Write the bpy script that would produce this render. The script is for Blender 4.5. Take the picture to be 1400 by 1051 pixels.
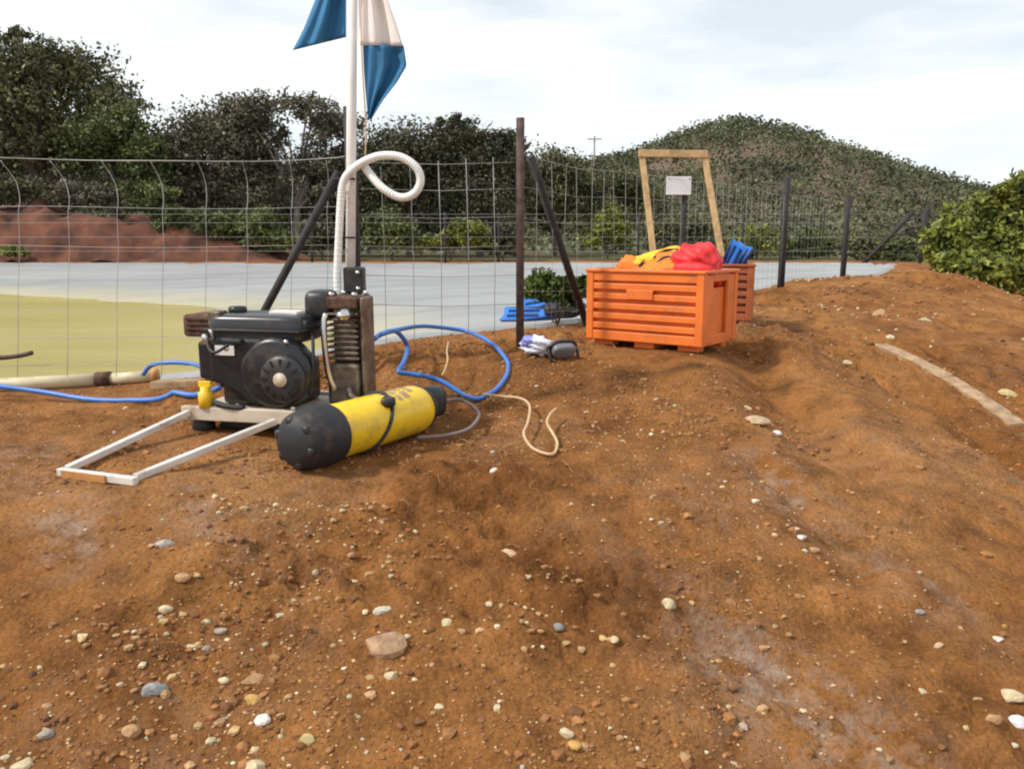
import bpy, math, random
import numpy as np
from mathutils import Vector, Matrix, Euler
R = math.radians
random.seed(7); rng = np.random.default_rng(7)
S = bpy.context.scene
for o in list(bpy.data.objects): bpy.data.objects.remove(o)
COL = S.collection

# ------------------------------------------------------------------ camera
EYE = 1.2; F = 1100.0; TH = math.atan(195.5 / F)
cd = bpy.data.cameras.new('camera'); cam = bpy.data.objects.new('camera', cd); COL.objects.link(cam)
cd.sensor_width = 36; cd.lens = 36 * F / 1400; cd.clip_start = 0.05; cd.clip_end = 3000
cam.location = (0, 0, EYE); cam.rotation_euler = (math.pi / 2 - TH, 0, 0)
S.camera = cam
# ------------------------------------------------------------------ sky and sun
SUN_EL = R(46); SUN_AZ = math.atan2(-0.86, -0.30)      # direction towards the sun: left, a little behind the camera
W = bpy.data.worlds.new('World'); S.world = W; W.use_nodes = True
nt = W.node_tree; nt.nodes.clear()
def N(t, typ, **k):
    n = t.nodes.new(typ)
    for a, v in k.items(): setattr(n, a, v)
    return n
wo = N(nt, 'ShaderNodeOutputWorld'); bg = N(nt, 'ShaderNodeBackground'); sky = N(nt, 'ShaderNodeTexSky')
sky.sky_type = 'NISHITA'; sky.sun_disc = False; sky.sun_elevation = SUN_EL; sky.sun_rotation = SUN_AZ
sky.air_density = 1.0; sky.dust_density = 0.6; sky.altitude = 50
tc = N(nt, 'ShaderNodeTexCoord'); mp = N(nt, 'ShaderNodeMapping'); mp.inputs['Scale'].default_value = (1.0, 1.0, 4.5)
mp.inputs['Rotation'].default_value = (0, R(6), 0.4)
nz = N(nt, 'ShaderNodeTexNoise'); nz.inputs['Scale'].default_value = 2.6; nz.inputs['Detail'].default_value = 7; nz.inputs['Roughness'].default_value = 0.55
rp = N(nt, 'ShaderNodeValToRGB'); rp.color_ramp.elements[0].position = 0.36; rp.color_ramp.elements[1].position = 0.60
rp.color_ramp.elements[0].color = (0.62, 0.62, 0.62, 1); rp.color_ramp.elements[1].color = (0.97, 0.97, 0.97, 1)
mx = N(nt, 'ShaderNodeMix', data_type='RGBA')
mx.inputs['B'].default_value = (10.8, 11.2, 11.4, 1)          # veil of thin bright cloud, same units as the sky
nt.links.new(tc.outputs['Generated'], mp.inputs['Vector']); nt.links.new(mp.outputs[0], nz.inputs['Vector'])
nt.links.new(nz.outputs['Fac'], rp.inputs[0]); nt.links.new(rp.outputs[0], mx.inputs['Factor'])
nt.links.new(sky.outputs[0], mx.inputs['A']); nt.links.new(mx.outputs['Result'], bg.inputs[0])
bg.inputs[1].default_value = 0.10
nt.links.new(bg.outputs[0], wo.inputs[0])
sl = bpy.data.lights.new('sun', 'SUN'); sun = bpy.data.objects.new('sun', sl); COL.objects.link(sun)
sl.energy = 3.5; sl.angle = R(4); sl.color = (1.0, 0.95, 0.87)
sd = Vector((math.sin(SUN_AZ) * math.cos(SUN_EL), math.cos(SUN_AZ) * math.cos(SUN_EL), math.sin(SUN_EL)))
sun.rotation_euler = sd.to_track_quat('Z', 'Y').to_euler()
vs = S.view_settings; vs.view_transform = 'Standard'; vs.look = 'None'; vs.gamma = 1; vs.use_curve_mapping = False
vs.exposure = 0.06
S.cycles.filter_width = 2.1

# ------------------------------------------------------------------ pixel -> point
CT, ST = math.cos(TH), math.sin(TH)
def P(px, py, d):
    a = (px - 700) / F; b = (525.5 - py) / F
    k = d / (CT + b * ST)
    return Vector((a * k, d, EYE + (-ST + b * CT) * k))

# ------------------------------------------------------------------ noise
def _h(ix, iy, s):
    n = (ix.astype(np.int64) * 374761393 + iy.astype(np.int64) * 668265263 + s * 1442695041) & 0x7fffffff
    n = ((n ^ (n >> 13)) * 1274126177) & 0x7fffffff
    return ((n ^ (n >> 16)) & 0xffff) / 65535.0
def vnoise(x, y, s=0):
    ix = np.floor(x); iy = np.floor(y); fx = x - ix; fy = y - iy
    fx = fx * fx * fx * (fx * (fx * 6 - 15) + 10); fy = fy * fy * fy * (fy * (fy * 6 - 15) + 10)
    a = _h(ix, iy, s); b = _h(ix + 1, iy, s); c = _h(ix, iy + 1, s); d = _h(ix + 1, iy + 1, s)
    return (a + (b - a) * fx + (c - a) * fy + (a - b - c + d) * fx * fy) * 2 - 1
def fbm(x, y, oct=4, s=0, gain=0.5):
    r = 0; amp = 1.0; f = 1.0
    for i in range(oct):
        r = r + amp * vnoise(x * f + 17.3 * i, y * f - 9.1 * i, s + i); amp *= gain; f *= 2.03
    return r

# ------------------------------------------------------------------ terrain height
CP = [(0, 0, -1.2), (-3, 0, -1.12), (4, 0, -1.5), (-6, 1, -.95), (8, 2, -1.75), (0, -4, -1.7), (-6, -4, -1.6), (7, -4, -2.1),
      (0, 1.3, -.93), (-1, 1.3, -.90), (1, 1.3, -.98), (2.5, 1.3, -1.2),
      (0, 2.0, -.79), (-1.3, 2.34, -.69), (-1.03, 2.23, -.70), (1.2, 2.2, -.85), (2.6, 2.4, -1.04),
      (-.6, 2.45, -.715), (-.3, 3.05, -.705), (-.9, 2.9, -.70), (-2.2, 2.8, -.68), (-2, 3.5, -.72), (-2.6, 3.8, -.74), (-5, 3.8, -.74), (-1.3, 3.6, -.69),
      (0, 3.0, -.675), (.5, 3.3, -.61), (.9, 3.85, -.55), (.4, 4.25, -.54), (1.15, 4.2, -.545), (1.2, 5.2, -.53), (1.7, 5.3, -.53), (.04, 4.03, -.515), (-.7, 3.72, -.60), (.4, 4.65, -.53),
      (1.7, 3.3, -.76), (2.4, 3.7, -.88), (1.55, 4.3, -.60), (2.3, 5.1, -.63), (3.5, 4.3, -.92), (1.8, 4.1, -.745), (2.7, 4.6, -.73),
      (2.68, 8.07, -.49), (4.3, 10.5, -.50), (5.3, 9.8, -.385), (4.6, 9.0, -.42), (6.05, 9.5, -.72), (8.5, 8.5, -1.5), (6.2, 12, -.8), (5.6, 13.5, -.6),
      (4, 7, -.60), (5.4, 6, -1.0), (3.2, 6.4, -.56), (9, 13, -1.5), (8, 17, -.6), (8, 20, -.7)]
cp = np.array(CP); n_ = len(cp)
def _U(r2): return 0.5 * r2 * np.log(r2 + 1e-9)
A_ = np.zeros((n_ + 3, n_ + 3)); A_[:n_, :n_] = _U(((cp[:, None, :2] - cp[None, :, :2]) ** 2).sum(-1)) + np.eye(n_) * 0.02
A_[:n_, n_] = 1; A_[:n_, n_ + 1:] = cp[:, :2]; A_[n_:, :n_] = A_[:n_, n_:].T
w_ = np.linalg.solve(A_, np.r_[cp[:, 2], 0, 0, 0])
POND = np.array([(-16, 4.0), (-2.7, 4.12), (-1.5, 4.2), (-.75, 4.55), (.1, 5.0), (.75, 5.75), (2.55, 8.55), (4.05, 10.9), (6.6, 14.6), (7.6, 16.4), (7.0, 17.15), (-16, 17.3)])
def sdf(x, y, poly=POND):                               # positive inside
    n = len(poly); best = np.full(np.shape(x), 1e9); ins = np.zeros(np.shape(x), bool)
    for i in range(n):
        ax, ay = poly[i]; bx, by = poly[(i + 1) % n]
        ex, ey = bx - ax, by - ay
        t = np.clip(((x - ax) * ex + (y - ay) * ey) / (ex * ex + ey * ey), 0, 1)
        best = np.minimum(best, np.hypot(x - ax - t * ex, y - ay - t * ey))
        with np.errstate(divide='ignore', invalid='ignore'):
            c = ((ay > y) != (by > y)) & (x < ex * (y - ay) / (ey if ey != 0 else 1e-9) + ax)
        ins ^= c
    return np.where(ins, best, -best)
def smooth(a, b, v):
    t = np.clip((v - a) / (b - a), 0, 1); return t * t * (3 - 2 * t)
def base(x, y):
    x = np.asarray(x, float); y = np.asarray(y, float)
    z = w_[n_] + w_[n_ + 1] * x + w_[n_ + 2] * y
    for i in range(n_): z = z + w_[i] * _U((x - cp[i, 0]) ** 2 + (y - cp[i, 1]) ** 2)
    z = np.clip(z, -2.2, -0.3)
    far = -0.46 - 1.3 * smooth(9, 16, x) * (1 - smooth(40, 70, y))
    k = np.maximum(smooth(12.5, 16.5, y), smooth(6, 12, np.abs(x)))
    return z * (1 - k) + far * k
def H(x, y):                                            # smooth ground, relative to world zero
    return base(x, y) + EYE
def Hs(x, y): return float(H(np.array([x]), np.array([y]))[0])
def G(px, py, lift=0.0):                                # ground point seen at a pixel
    lo = 0.5
    d = lo
    while d < 30:
        p = P(px, py, d)
        if p.z <= Hs(p.x, p.y): break
        d += 0.05
    a, b = d - 0.05, d
    for _ in range(12):
        m = (a + b) / 2; p = P(px, py, m)
        if p.z <= Hs(p.x, p.y): b = m
        else: a = m
    p = P(px, py, b); p.z = Hs(p.x, p.y) + lift
    return p
RUTS = []
for pl_, dp, wd in (([(985, 462), (1030, 492), (1070, 530), (1100, 575), (1150, 625)], .095, .16), ([(1180, 500), (1260, 552), (1340, 600), (1430, 660)], .065, .10), ([(1040, 650), (1080, 685), (1130, 730), (1190, 790)], .035, .06), ([(1250, 470), (1330, 505), (1420, 545)], .045, .09)):
    RUTS.append(([G(a, b_) for a, b_ in pl_], dp, wd))
def ruts(x, y):
    z = 0
    for pl_, dp, wd in RUTS:
        best = np.full(np.shape(x), 1e9)
        for a, b_ in zip(pl_[:-1], pl_[1:]):
            ex, ey = b_.x - a.x, b_.y - a.y; t_ = np.clip(((x - a.x) * ex + (y - a.y) * ey) / (ex * ex + ey * ey), 0, 1)
            best = np.minimum(best, np.hypot(x - a.x - t_ * ex, y - a.y - t_ * ey))
        best = best + .03 * fbm(x * 6, y * 6, 3, 15)
        z = z - dp * np.exp(-(best / wd) ** 2) + dp * .35 * np.exp(-((best - wd * 1.9) / wd) ** 2)
    return z
def relief(x, y):
    near = 1 - smooth(7, 13, np.hypot(x, y))
    al = x * 0.60 - y * 0.80; ac = x * 0.80 + y * 0.60
    rgt = smooth(0.3, 1.6, x - 0.35 * (y - 2))
    z = 0.030 * fbm(x * 1.3, y * 1.3, 3, 11)
    z = z + 0.026 * rgt * fbm(al * 0.7, ac * 3.4, 4, 23)
    lump = fbm(x * 7, y * 7, 4, 31, 0.55)
    rough = smooth(-.35, .5, fbm(x * .9 + 3, y * .9, 3, 51)) * (1 - .45 * rgt)
    z = z + (0.007 + 0.028 * rough) * lump
    z = z + (0.004 + 0.020 * rough) * np.maximum(0, fbm(x * 22, y * 22, 3, 71, 0.6)) * near
    z = z - 0.022 * smooth(.2, .8, fbm(x * 3.2, y * 3.2, 3, 91)) * rough
    z = z + .016 * rough * (.6 - np.abs(fbm(x * 11 + 2, y * 11, 3, 131, .55))) + .006 * rough * (.6 - np.abs(fbm(x * 27, y * 27, 2, 137, .55))) * near
    z = z + ruts(x, y)
    sd = sdf(x, y)
    calm = (1 - smooth(-.5, -.12, sd))
    for (cx, cy, r) in ((-.75, 2.75, .55), (.78, 4.15, .42), (1.5, 5.4, .4)):
        calm = calm * (0.25 + 0.75 * smooth(r * .6, r * 1.3, np.hypot(x - cx, y - cy)))
    return z * calm * (1 - .6 * smooth(9, 15, y)) + .035 * smooth(4.5, 7, y) * (1 - smooth(10, 13, y)) * fbm(x * 2.6, y * 2.6, 4, 44, .6) * calm
def Hf(x, y):
    x = np.asarray(x, float); y = np.asarray(y, float)
    return H(x, y) + relief(x, y)
def Hfs(x, y): return float(Hf(np.array([x]), np.array([y]))[0])

# ------------------------------------------------------------------ mesh helpers
class MB:
    def __init__(s): s.v = []; s.f = []; s.sm = []
    def add(s, vs, fs, smooth=False, M=None):
        k = len(s.v)
        for v in vs: s.v.append(tuple(M @ Vector(v)) if M is not None else tuple(v))
        for f in fs: s.f.append(tuple(i + k for i in f)); s.sm.append(smooth)
        return s
    def box(s, c, d, M=None, rot=None):
        hx, hy, hz = d[0] / 2, d[1] / 2, d[2] / 2
        T = Matrix.Translation(c) @ (rot.to_matrix().to_4x4() if rot is not None else Matrix())
        if M is not None: T = M @ T
        vs = [(x, y, z) for z in (-hz, hz) for y in (-hy, hy) for x in (-hx, hx)]
        return s.add(vs, [(0, 2, 3, 1), (4, 5, 7, 6), (0, 1, 5, 4), (2, 6, 7, 3), (0, 4, 6, 2), (1, 3, 7, 5)], False, T)
    def bar(s, a, b, w, h=None, up=(0, 0, 1)):          # rectangular bar between two points
        a = Vector(a); b = Vector(b); h = h or w
        y = (b - a); L = y.length; y.normalize(); x = y.cross(Vector(up)); x.normalize(); z = x.cross(y)
        M = Matrix((x, y, z)).transposed().to_4x4(); M.translation = (a + b) / 2
        return s.box((0, 0, 0), (w, L, h), M)
    def tube(s, pts, r, seg=8, M=None, closed=False, cap=True, sub=0):
        pts = [Vector(p) for p in pts]
        if sub: pts = catmull(pts, sub, closed)
        n = len(pts); rr = r if isinstance(r, (list, tuple)) else None
        vs = []; fs = []
        t = (pts[1] - pts[0]).normalized(); ref = Vector((0, 0, 1)) if abs(t.z) < .9 else Vector((1, 0, 0))
        nx = t.cross(ref).normalized()
        for i, p in enumerate(pts):
            q = pts[min(i + 1, n - 1)] - pts[max(i - 1, 0)]
            if q.length < 1e-7: q = t
            q.normalize(); nx = (nx - q * nx.dot(q)).normalized(); ny = q.cross(nx)
            ri = r if rr is None else rr[0] + (rr[-1] - rr[0]) * i / (n - 1)
            for k in range(seg):
                a = 2 * math.pi * k / seg
                vs.append(p + nx * math.cos(a) * ri + ny * math.sin(a) * ri)
        for i in range(n - 1):
            for k in range(seg):
                k2 = (k + 1) % seg
                fs.append((i * seg + k, i * seg + k2, (i + 1) * seg + k2, (i + 1) * seg + k))
        if cap: fs.append(tuple(range(seg))[::-1]); fs.append(tuple((n - 1) * seg + k for k in range(seg)))
        return s.add(vs, fs, True, M)
    def lathe(s, prof, seg=24, M=None):                 # (r, z) profile about local z
        vs = []; fs = []; n = len(prof)
        for r, z in prof:
            for k in range(seg):
                a = 2 * math.pi * k / seg; vs.append((r * math.cos(a), r * math.sin(a), z))
        for i in range(n - 1):
            for k in range(seg):
                k2 = (k + 1) % seg; fs.append((i * seg + k, i * seg + k2, (i + 1) * seg + k2, (i + 1) * seg + k))
        if prof[0][0] > 1e-6: fs.append(tuple(range(seg))[::-1])
        if prof[-1][0] > 1e-6: fs.append(tuple((n - 1) * seg + k for k in range(seg)))
        return s.add(vs, fs, True, M)
    def prism(s, outline, y0, y1, M=None, smooth=False):     # outline in x,z ; extruded along y
        n = len(outline)
        vs = [(x, y0, z) for x, z in outline] + [(x, y1, z) for x, z in outline]
        fs = [tuple(range(n)), tuple(range(n, 2 * n))[::-1]]
        fs += [(i, i + n, (i + 1) % n + n, (i + 1) % n) for i in range(n)]
        return s.add(vs, fs, smooth, M)
    def sq(s, c, d, e1=.6, e2=.6, M=None, rot=None, seg=28, lump=0.0, fr=6, seed=1):   # puffed superquadric
        T = Matrix.Translation(c) @ (rot.to_matrix().to_4x4() if rot is not None else Matrix())
        if M is not None: T = M @ T
        f = lambda v, e: math.copysign(abs(v) ** e, v)
        vs = []; fs = []; nv = seg // 2
        for i in range(nv + 1):
            t = -math.pi / 2 + math.pi * i / nv
            for k in range(seg):
                a = 2 * math.pi * k / seg
                x, y, z = f(math.cos(t), e1) * f(math.cos(a), e2), f(math.cos(t), e1) * f(math.sin(a), e2), f(math.sin(t), e1)
                if lump:
                    q = 1 + lump * float(fbm(np.array([x * fr + z * 1.7 * fr + seed * 9.1]), np.array([y * fr - z * fr + seed]), 3, seed)[0])
                    x, y, z = x * q, y * q, z * q
                vs.append((x * d[0] / 2, y * d[1] / 2, z * d[2] / 2))
        for i in range(nv):
            for k in range(seg):
                k2 = (k + 1) % seg; fs.append((i * seg + k, i * seg + k2, (i + 1) * seg + k2, (i + 1) * seg + k))
        return s.add(vs, fs, True, T)
def catmull(p, sub, closed=False):
    out = []; n = len(p)
    for i in range(n - 1):
        a, b, c, d = p[max(i - 1, 0)], p[i], p[i + 1], p[min(i + 2, n - 1)]
        for j in range(sub):
            t = j / sub
            out.append(.5 * ((2 * b) + (c - a) * t + (2 * a - 5 * b + 4 * c - d) * t * t + (3 * b - a - 3 * c + d) * t ** 3))
    out.append(p[-1]); return out
def wloc(o):
    v = Vector((0, 0, 0))
    while o is not None: v += o.location; o = o.parent
    return v
def link_mesh(name, me, m, parent=None, loc=None):
    o = bpy.data.objects.new(name, me); COL.objects.link(o)
    if m is not None: me.materials.append(m)
    if parent is not None: o.parent = parent
    elif loc is not None: o.location = loc
    return o
def obj(name, mb, m, parent=None, origin=None, bevel=0, sub=0, smooth_all=None):
    off = wloc(parent) if parent is not None else Vector(origin if origin is not None else (0, 0, 0))
    me = bpy.data.meshes.new(name)
    me.from_pydata([(v[0] - off.x, v[1] - off.y, v[2] - off.z) for v in mb.v], [], mb.f)
    me.polygons.foreach_set('use_smooth', mb.sm); me.update()
    o = link_mesh(name, me, m, parent, None if parent is not None else off)
    if bevel:
        b = o.modifiers.new('bevel', 'BEVEL'); b.width = bevel; b.segments = 2; b.limit_method = 'ANGLE'; b.angle_limit = R(40)
    if sub:
        q = o.modifiers.new('sub', 'SUBSURF'); q.levels = sub; q.render_levels = sub
    return o
def tag(o, label, cat, group=None):
    o['label'] = label; o['category'] = cat
    if group: o['group'] = group
    return o
def thing(name, label, cat, loc, group=None):
    o = bpy.data.objects.new(name, None); COL.objects.link(o); o.location = loc; o.empty_display_size = .1
    return tag(o, label, cat, group)
def np_mesh(name, V, Fq, m, parent=None, loc=None, smoothf=False, colors=None, k=None):
    me = bpy.data.meshes.new(name); V = np.asarray(V, np.float32); Fq = np.asarray(Fq, np.int32); kk = Fq.shape[1]
    me.vertices.add(len(V)); me.vertices.foreach_set('co', V.ravel())
    me.loops.add(Fq.size); me.loops.foreach_set('vertex_index', Fq.ravel())
    me.polygons.add(len(Fq)); me.polygons.foreach_set('loop_start', np.arange(0, Fq.size, kk, dtype=np.int32))
    me.polygons.foreach_set('loop_total', np.full(len(Fq), kk, np.int32))
    me.polygons.foreach_set('use_smooth', np.full(len(Fq), smoothf))
    if colors is not None:
        for nm, c in colors.items():
            c = np.asarray(c, np.float32)
            if c.ndim == 2:
                at = me.color_attributes.new(nm, 'FLOAT_COLOR', 'POINT'); at.data.foreach_set('color', np.c_[c, np.ones(len(c))].astype(np.float32).ravel())
            else:
                at = me.attributes.new(nm, 'FLOAT', 'POINT'); at.data.foreach_set('value', c)
    me.update(calc_edges=True); me.validate()
    return link_mesh(name, me, m, parent, loc)

# ------------------------------------------------------------------ materials
def mat(name, c, rough=.6, metal=0, var=.12, scale=12, bump=0.0, bscale=60, c2=None, spec=None, dirt=0.0, dirtcol=(.22, .10, .045), coat=0):
    m = bpy.data.materials.new(name); m.use_nodes = True; t = m.node_tree; b = t.nodes['Principled BSDF']
    b.inputs['Roughness'].default_value = rough; b.inputs['Metallic'].default_value = metal
    if spec is not None: b.inputs['Specular IOR Level'].default_value = spec
    if coat: b.inputs['Coat Weight'].default_value = coat
    g = N(t, 'ShaderNodeNewGeometry'); n1 = N(t, 'ShaderNodeTexNoise'); n1.inputs['Scale'].default_value = scale; n1.inputs['Detail'].default_value = 5
    t.links.new(g.outputs['Position'], n1.inputs['Vector'])
    r = N(t, 'ShaderNodeValToRGB'); r.color_ramp.elements[0].position = .32; r.color_ramp.elements[1].position = .68
    lo = [max(0, x * (1 - var)) for x in c]; hi = list(c2) if c2 else [min(1, x * (1 + var)) for x in c]
    r.color_ramp.elements[0].color = (*lo, 1); r.color_ramp.elements[1].color = (*hi, 1)
    t.links.new(n1.outputs['Fac'], r.inputs[0]); out = r.outputs[0]
    if dirt:
        n2 = N(t, 'ShaderNodeTexNoise'); n2.inputs['Scale'].default_value = 9; n2.inputs['Detail'].default_value = 8; n2.inputs['Roughness'].default_value = .7
        t.links.new(g.outputs['Position'], n2.inputs['Vector'])
        r2 = N(t, 'ShaderNodeValToRGB'); r2.color_ramp.elements[0].position = .62 - dirt * .3; r2.color_ramp.elements[1].position = .8 - dirt * .2
        t.links.new(n2.outputs['Fac'], r2.inputs[0])
        mm = N(t, 'ShaderNodeMix', data_type='RGBA'); mm.inputs['B'].default_value = (*dirtcol, 1)
        t.links.new(r2.outputs[0], mm.inputs['Factor']); t.links.new(out, mm.inputs['A']); out = mm.outputs['Result']
    t.links.new(out, b.inputs['Base Color'])
    if bump:
        n3 = N(t, 'ShaderNodeTexNoise'); n3.inputs['Scale'].default_value = bscale; n3.inputs['Detail'].default_value = 6
        t.links.new(g.outputs['Position'], n3.inputs['Vector'])
        bp = N(t, 'ShaderNodeBump'); bp.inputs['Strength'].default_value = bump; bp.inputs['Distance'].default_value = .01
        t.links.new(n3.outputs['Fac'], bp.inputs['Height']); t.links.new(bp.outputs[0], b.inputs['Normal'])
    return m
def attr_mat(name, rough=.85, bump=.3, bscale=150):
    m = bpy.data.materials.new(name); m.use_nodes = True; t = m.node_tree; b = t.nodes['Principled BSDF']; b.inputs['Roughness'].default_value = rough
    a = N(t, 'ShaderNodeAttribute'); a.attribute_name = 'Col'
    n1 = N(t, 'ShaderNodeTexNoise'); n1.inputs['Scale'].default_value = 70; n1.inputs['Detail'].default_value = 6
    g = N(t, 'ShaderNodeNewGeometry'); t.links.new(g.outputs['Position'], n1.inputs['Vector'])
    mr = N(t, 'ShaderNodeMapRange'); mr.inputs[1].default_value = .3; mr.inputs[2].default_value = .7; mr.inputs[3].default_value = .7; mr.inputs[4].default_value = 1.2
    t.links.new(n1.outputs['Fac'], mr.inputs[0])
    mm = N(t, 'ShaderNodeMix', data_type='RGBA', blend_type='MULTIPLY'); mm.inputs['Factor'].default_value = 1
    t.links.new(a.outputs['Color'], mm.inputs['A']); t.links.new(mr.outputs[0], mm.inputs['B']); t.links.new(mm.outputs['Result'], b.inputs['Base Color'])
    bp = N(t, 'ShaderNodeBump'); bp.inputs['Strength'].default_value = bump; bp.inputs['Distance'].default_value = .01
    t.links.new(n1.outputs['Fac'], bp.inputs['Height']); t.links.new(bp.outputs[0], b.inputs['Normal'])
    return m
def leaf_mat(name, dark, light, scale=1.6):
    m = bpy.data.materials.new(name); m.use_nodes = True; t = m.node_tree; b = t.nodes['Principled BSDF']; b.inputs['Roughness'].default_value = .6
    b.inputs['Specular IOR Level'].default_value = .3
    g = N(t, 'ShaderNodeNewGeometry'); n1 = N(t, 'ShaderNodeTexNoise'); n1.inputs['Scale'].default_value = scale; n1.inputs['Detail'].default_value = 4
    t.links.new(g.outputs['Position'], n1.inputs['Vector'])
    ad = N(t, 'ShaderNodeMath', operation='MULTIPLY_ADD'); ad.inputs[1].default_value = .16; t.links.new(g.outputs['Random Per Island'], ad.inputs[0])
    t.links.new(n1.outputs['Fac'], ad.inputs[2])
    r = N(t, 'ShaderNodeValToRGB'); r.color_ramp.elements[0].position = .40; r.color_ramp.elements[1].position = .78  # random tone, its dark-to-light spread also paints crown lighting into the leaves
    r.color_ramp.elements[0].color = (*dark, 1); r.color_ramp.elements[1].color = (*light, 1)
    t.links.new(ad.outputs[0], r.inputs[0]); t.links.new(r.outputs[0], b.inputs['Base Color'])
    return m

# soil
SOIL = bpy.data.materials.new('red_soil'); SOIL.use_nodes = True; t = SOIL.node_tree; b = t.nodes['Principled BSDF']
b.inputs['Roughness'].default_value = .95; b.inputs['Specular IOR Level'].default_value = .15
g = N(t, 'ShaderNodeNewGeometry')
def tn(scale, det=6, rg=.6, vec=None, t=t, g=g):
    n = N(t, 'ShaderNodeTexNoise'); n.inputs['Scale'].default_value = scale; n.inputs['Detail'].default_value = det; n.inputs['Roughness'].default_value = rg
    t.links.new(vec if vec is not None else g.outputs['Position'], n.inputs['Vector']); return n
def ramp(src, stops, t=t):
    r = N(t, 'ShaderNodeValToRGB'); e = r.color_ramp.elements
    while len(e) < len(stops): e.new(.5)
    for k, (p, c) in enumerate(stops): e[k].position = p; e[k].color = (*c, 1) if isinstance(c, tuple) else (c, c, c, 1)
    t.links.new(src, r.inputs[0]); return r
def mixc(f, a, b_, t=t, blend='MIX'):
    m = N(t, 'ShaderNodeMix', data_type='RGBA', blend_type=blend)
    for s, k in ((f, 'Factor'), (a, 'A'), (b_, 'B')):
        if hasattr(s, 'node'): t.links.new(s, m.inputs[k])
        elif isinstance(s, tuple): m.inputs[k].default_value = (*s, 1)
        else: m.inputs[k].default_value = s
    return m.outputs['Result']
big = ramp(tn(1.1, 5).outputs['Fac'], [(.30, (.150, .055, .015)), (.48, (.285, .117, .034)), (.72, (.385, .178, .060))])
mid = ramp(tn(9, 7, .65).outputs['Fac'], [(.3, .50), (.5, .95), (.72, 1.36)])
c = mixc(1.0, big.outputs[0], mid.outputs[0], blend='MULTIPLY')
grain = ramp(tn(110, 4, .7).outputs['Fac'], [(.3, .58), (.5, 1.0), (.7, 1.38)])
c = mixc(.8, c, grain.outputs[0], blend='MULTIPLY')
speck = ramp(tn(52, 3, .6).outputs['Fac'], [(.66, 0.0), (.74, .55)])
c = mixc(speck.outputs[0], c, (.42, .27, .15))
at = N(t, 'ShaderNodeAttribute'); at.attribute_name = 'dust'
dn = ramp(tn(16, 6, .7).outputs['Fac'], [(.42, 0.0), (.66, .85)])
dm = N(t, 'ShaderNodeMath', operation='MULTIPLY'); t.links.new(at.outputs['Fac'], dm.inputs[0]); t.links.new(dn.outputs[0], dm.inputs[1])
c = mixc(dm.outputs[0], c, (.42, .31, .235))
av = N(t, 'ShaderNodeAttribute'); av.attribute_name = 'veg'
vg = ramp(tn(.5, 6, .7).outputs['Fac'], [(.35, (.05, .055, .025)), (.6, (.11, .095, .045)), (.72, (.22, .12, .06))])
c = mixc(av.outputs['Fac'], c, vg.outputs[0])
t.links.new(c, b.inputs['Base Color'])
bp = N(t, 'ShaderNodeBump'); bp.inputs['Strength'].default_value = .9; bp.inputs['Distance'].default_value = .018
vo = N(t, 'ShaderNodeTexVoronoi'); vo.inputs['Scale'].default_value = 62; t.links.new(g.outputs['Position'], vo.inputs['Vector'])
vs2 = N(t, 'ShaderNodeMath', operation='MULTIPLY_ADD'); vs2.inputs[1].default_value = -.5; t.links.new(vo.outputs['Distance'], vs2.inputs[0])
bn = N(t, 'ShaderNodeMath', operation='ADD'); t.links.new(bn.outputs[0], vs2.inputs[2]); t.links.new(tn(85, 6, .7).outputs['Fac'], bn.inputs[0]); t.links.new(tn(28, 5, .6).outputs['Fac'], bn.inputs[1])
t.links.new(vs2.outputs[0], bp.inputs['Height']); t.links.new(bp.outputs[0], b.inputs['Normal'])

M = {}
M['black'] = mat('black_plastic', (.018, .019, .022), .42, dirt=.35, dirtcol=(.10, .06, .035))
M['engine'] = mat('engine_paint', (.010, .011, .014), .33, var=.3, dirt=.3, dirtcol=(.08, .055, .035))
M['tankpl'] = mat('fuel_tank_paint', (.03, .031, .036), .30, dirt=.2, dirtcol=(.13, .09, .06))
M['rubber'] = mat('rubber', (.016, .017, .02), .62, var=.3, dirt=.25, dirtcol=(.13, .075, .04))
M['rust'] = mat('rusty_steel', (.085, .042, .028), .75, .3, var=.4, scale=40, bump=.3, c2=(.16, .08, .05))
M['postbrown'] = mat('weathered_post', (.075, .046, .036), .8, var=.45, scale=30, bump=.3, bscale=90)
M['postdark'] = mat('dark_post', (.028, .024, .024), .8, var=.4, scale=30, bump=.25)
M['cast'] = mat('cast_alloy', (.20, .165, .13), .5, .65, var=.35, scale=35, bump=.2, dirt=.5, dirtcol=(.12, .075, .045))
M['alu'] = mat('aluminium_tube', (.74, .71, .67), .4, .25, var=.12, dirt=.25, dirtcol=(.30, .17, .09))
M['beige'] = mat('beige_painted_plate', (.55, .47, .37), .6, dirt=.35, dirtcol=(.30, .16, .08))
M['wood'] = mat('raw_timber', (.50, .33, .16), .75, var=.25, scale=25, bump=.15)
M['oldwood'] = mat('grey_timber', (.35, .235, .135), .85, var=.3, scale=20, bump=.4, bscale=40, dirt=.35)
M['orangewood'] = mat('stained_timber', (.48, .22, .07), .7, var=.25, dirt=.2)
M['white'] = mat('white_plastic', (.80, .80, .78), .4, var=.04, dirt=.08, dirtcol=(.5, .42, .33))
M['pole'] = mat('white_pole', (.74, .71, .68), .45, var=.06, dirt=.15, dirtcol=(.5, .38, .28))
M['yellow'] = mat('tank_yellow', (.80, .52, .015), .35, var=.08, dirt=.30, dirtcol=(.40, .26, .07), coat=.15)
M['print'] = mat('worn_print', (.36, .26, .15), .7, var=.4, scale=60)
M['yplastic'] = mat('yellow_plastic', (.75, .47, .02), .45)
M['chrome'] = mat('chromed_brass', (.6, .58, .55), .25, .95)
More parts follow.
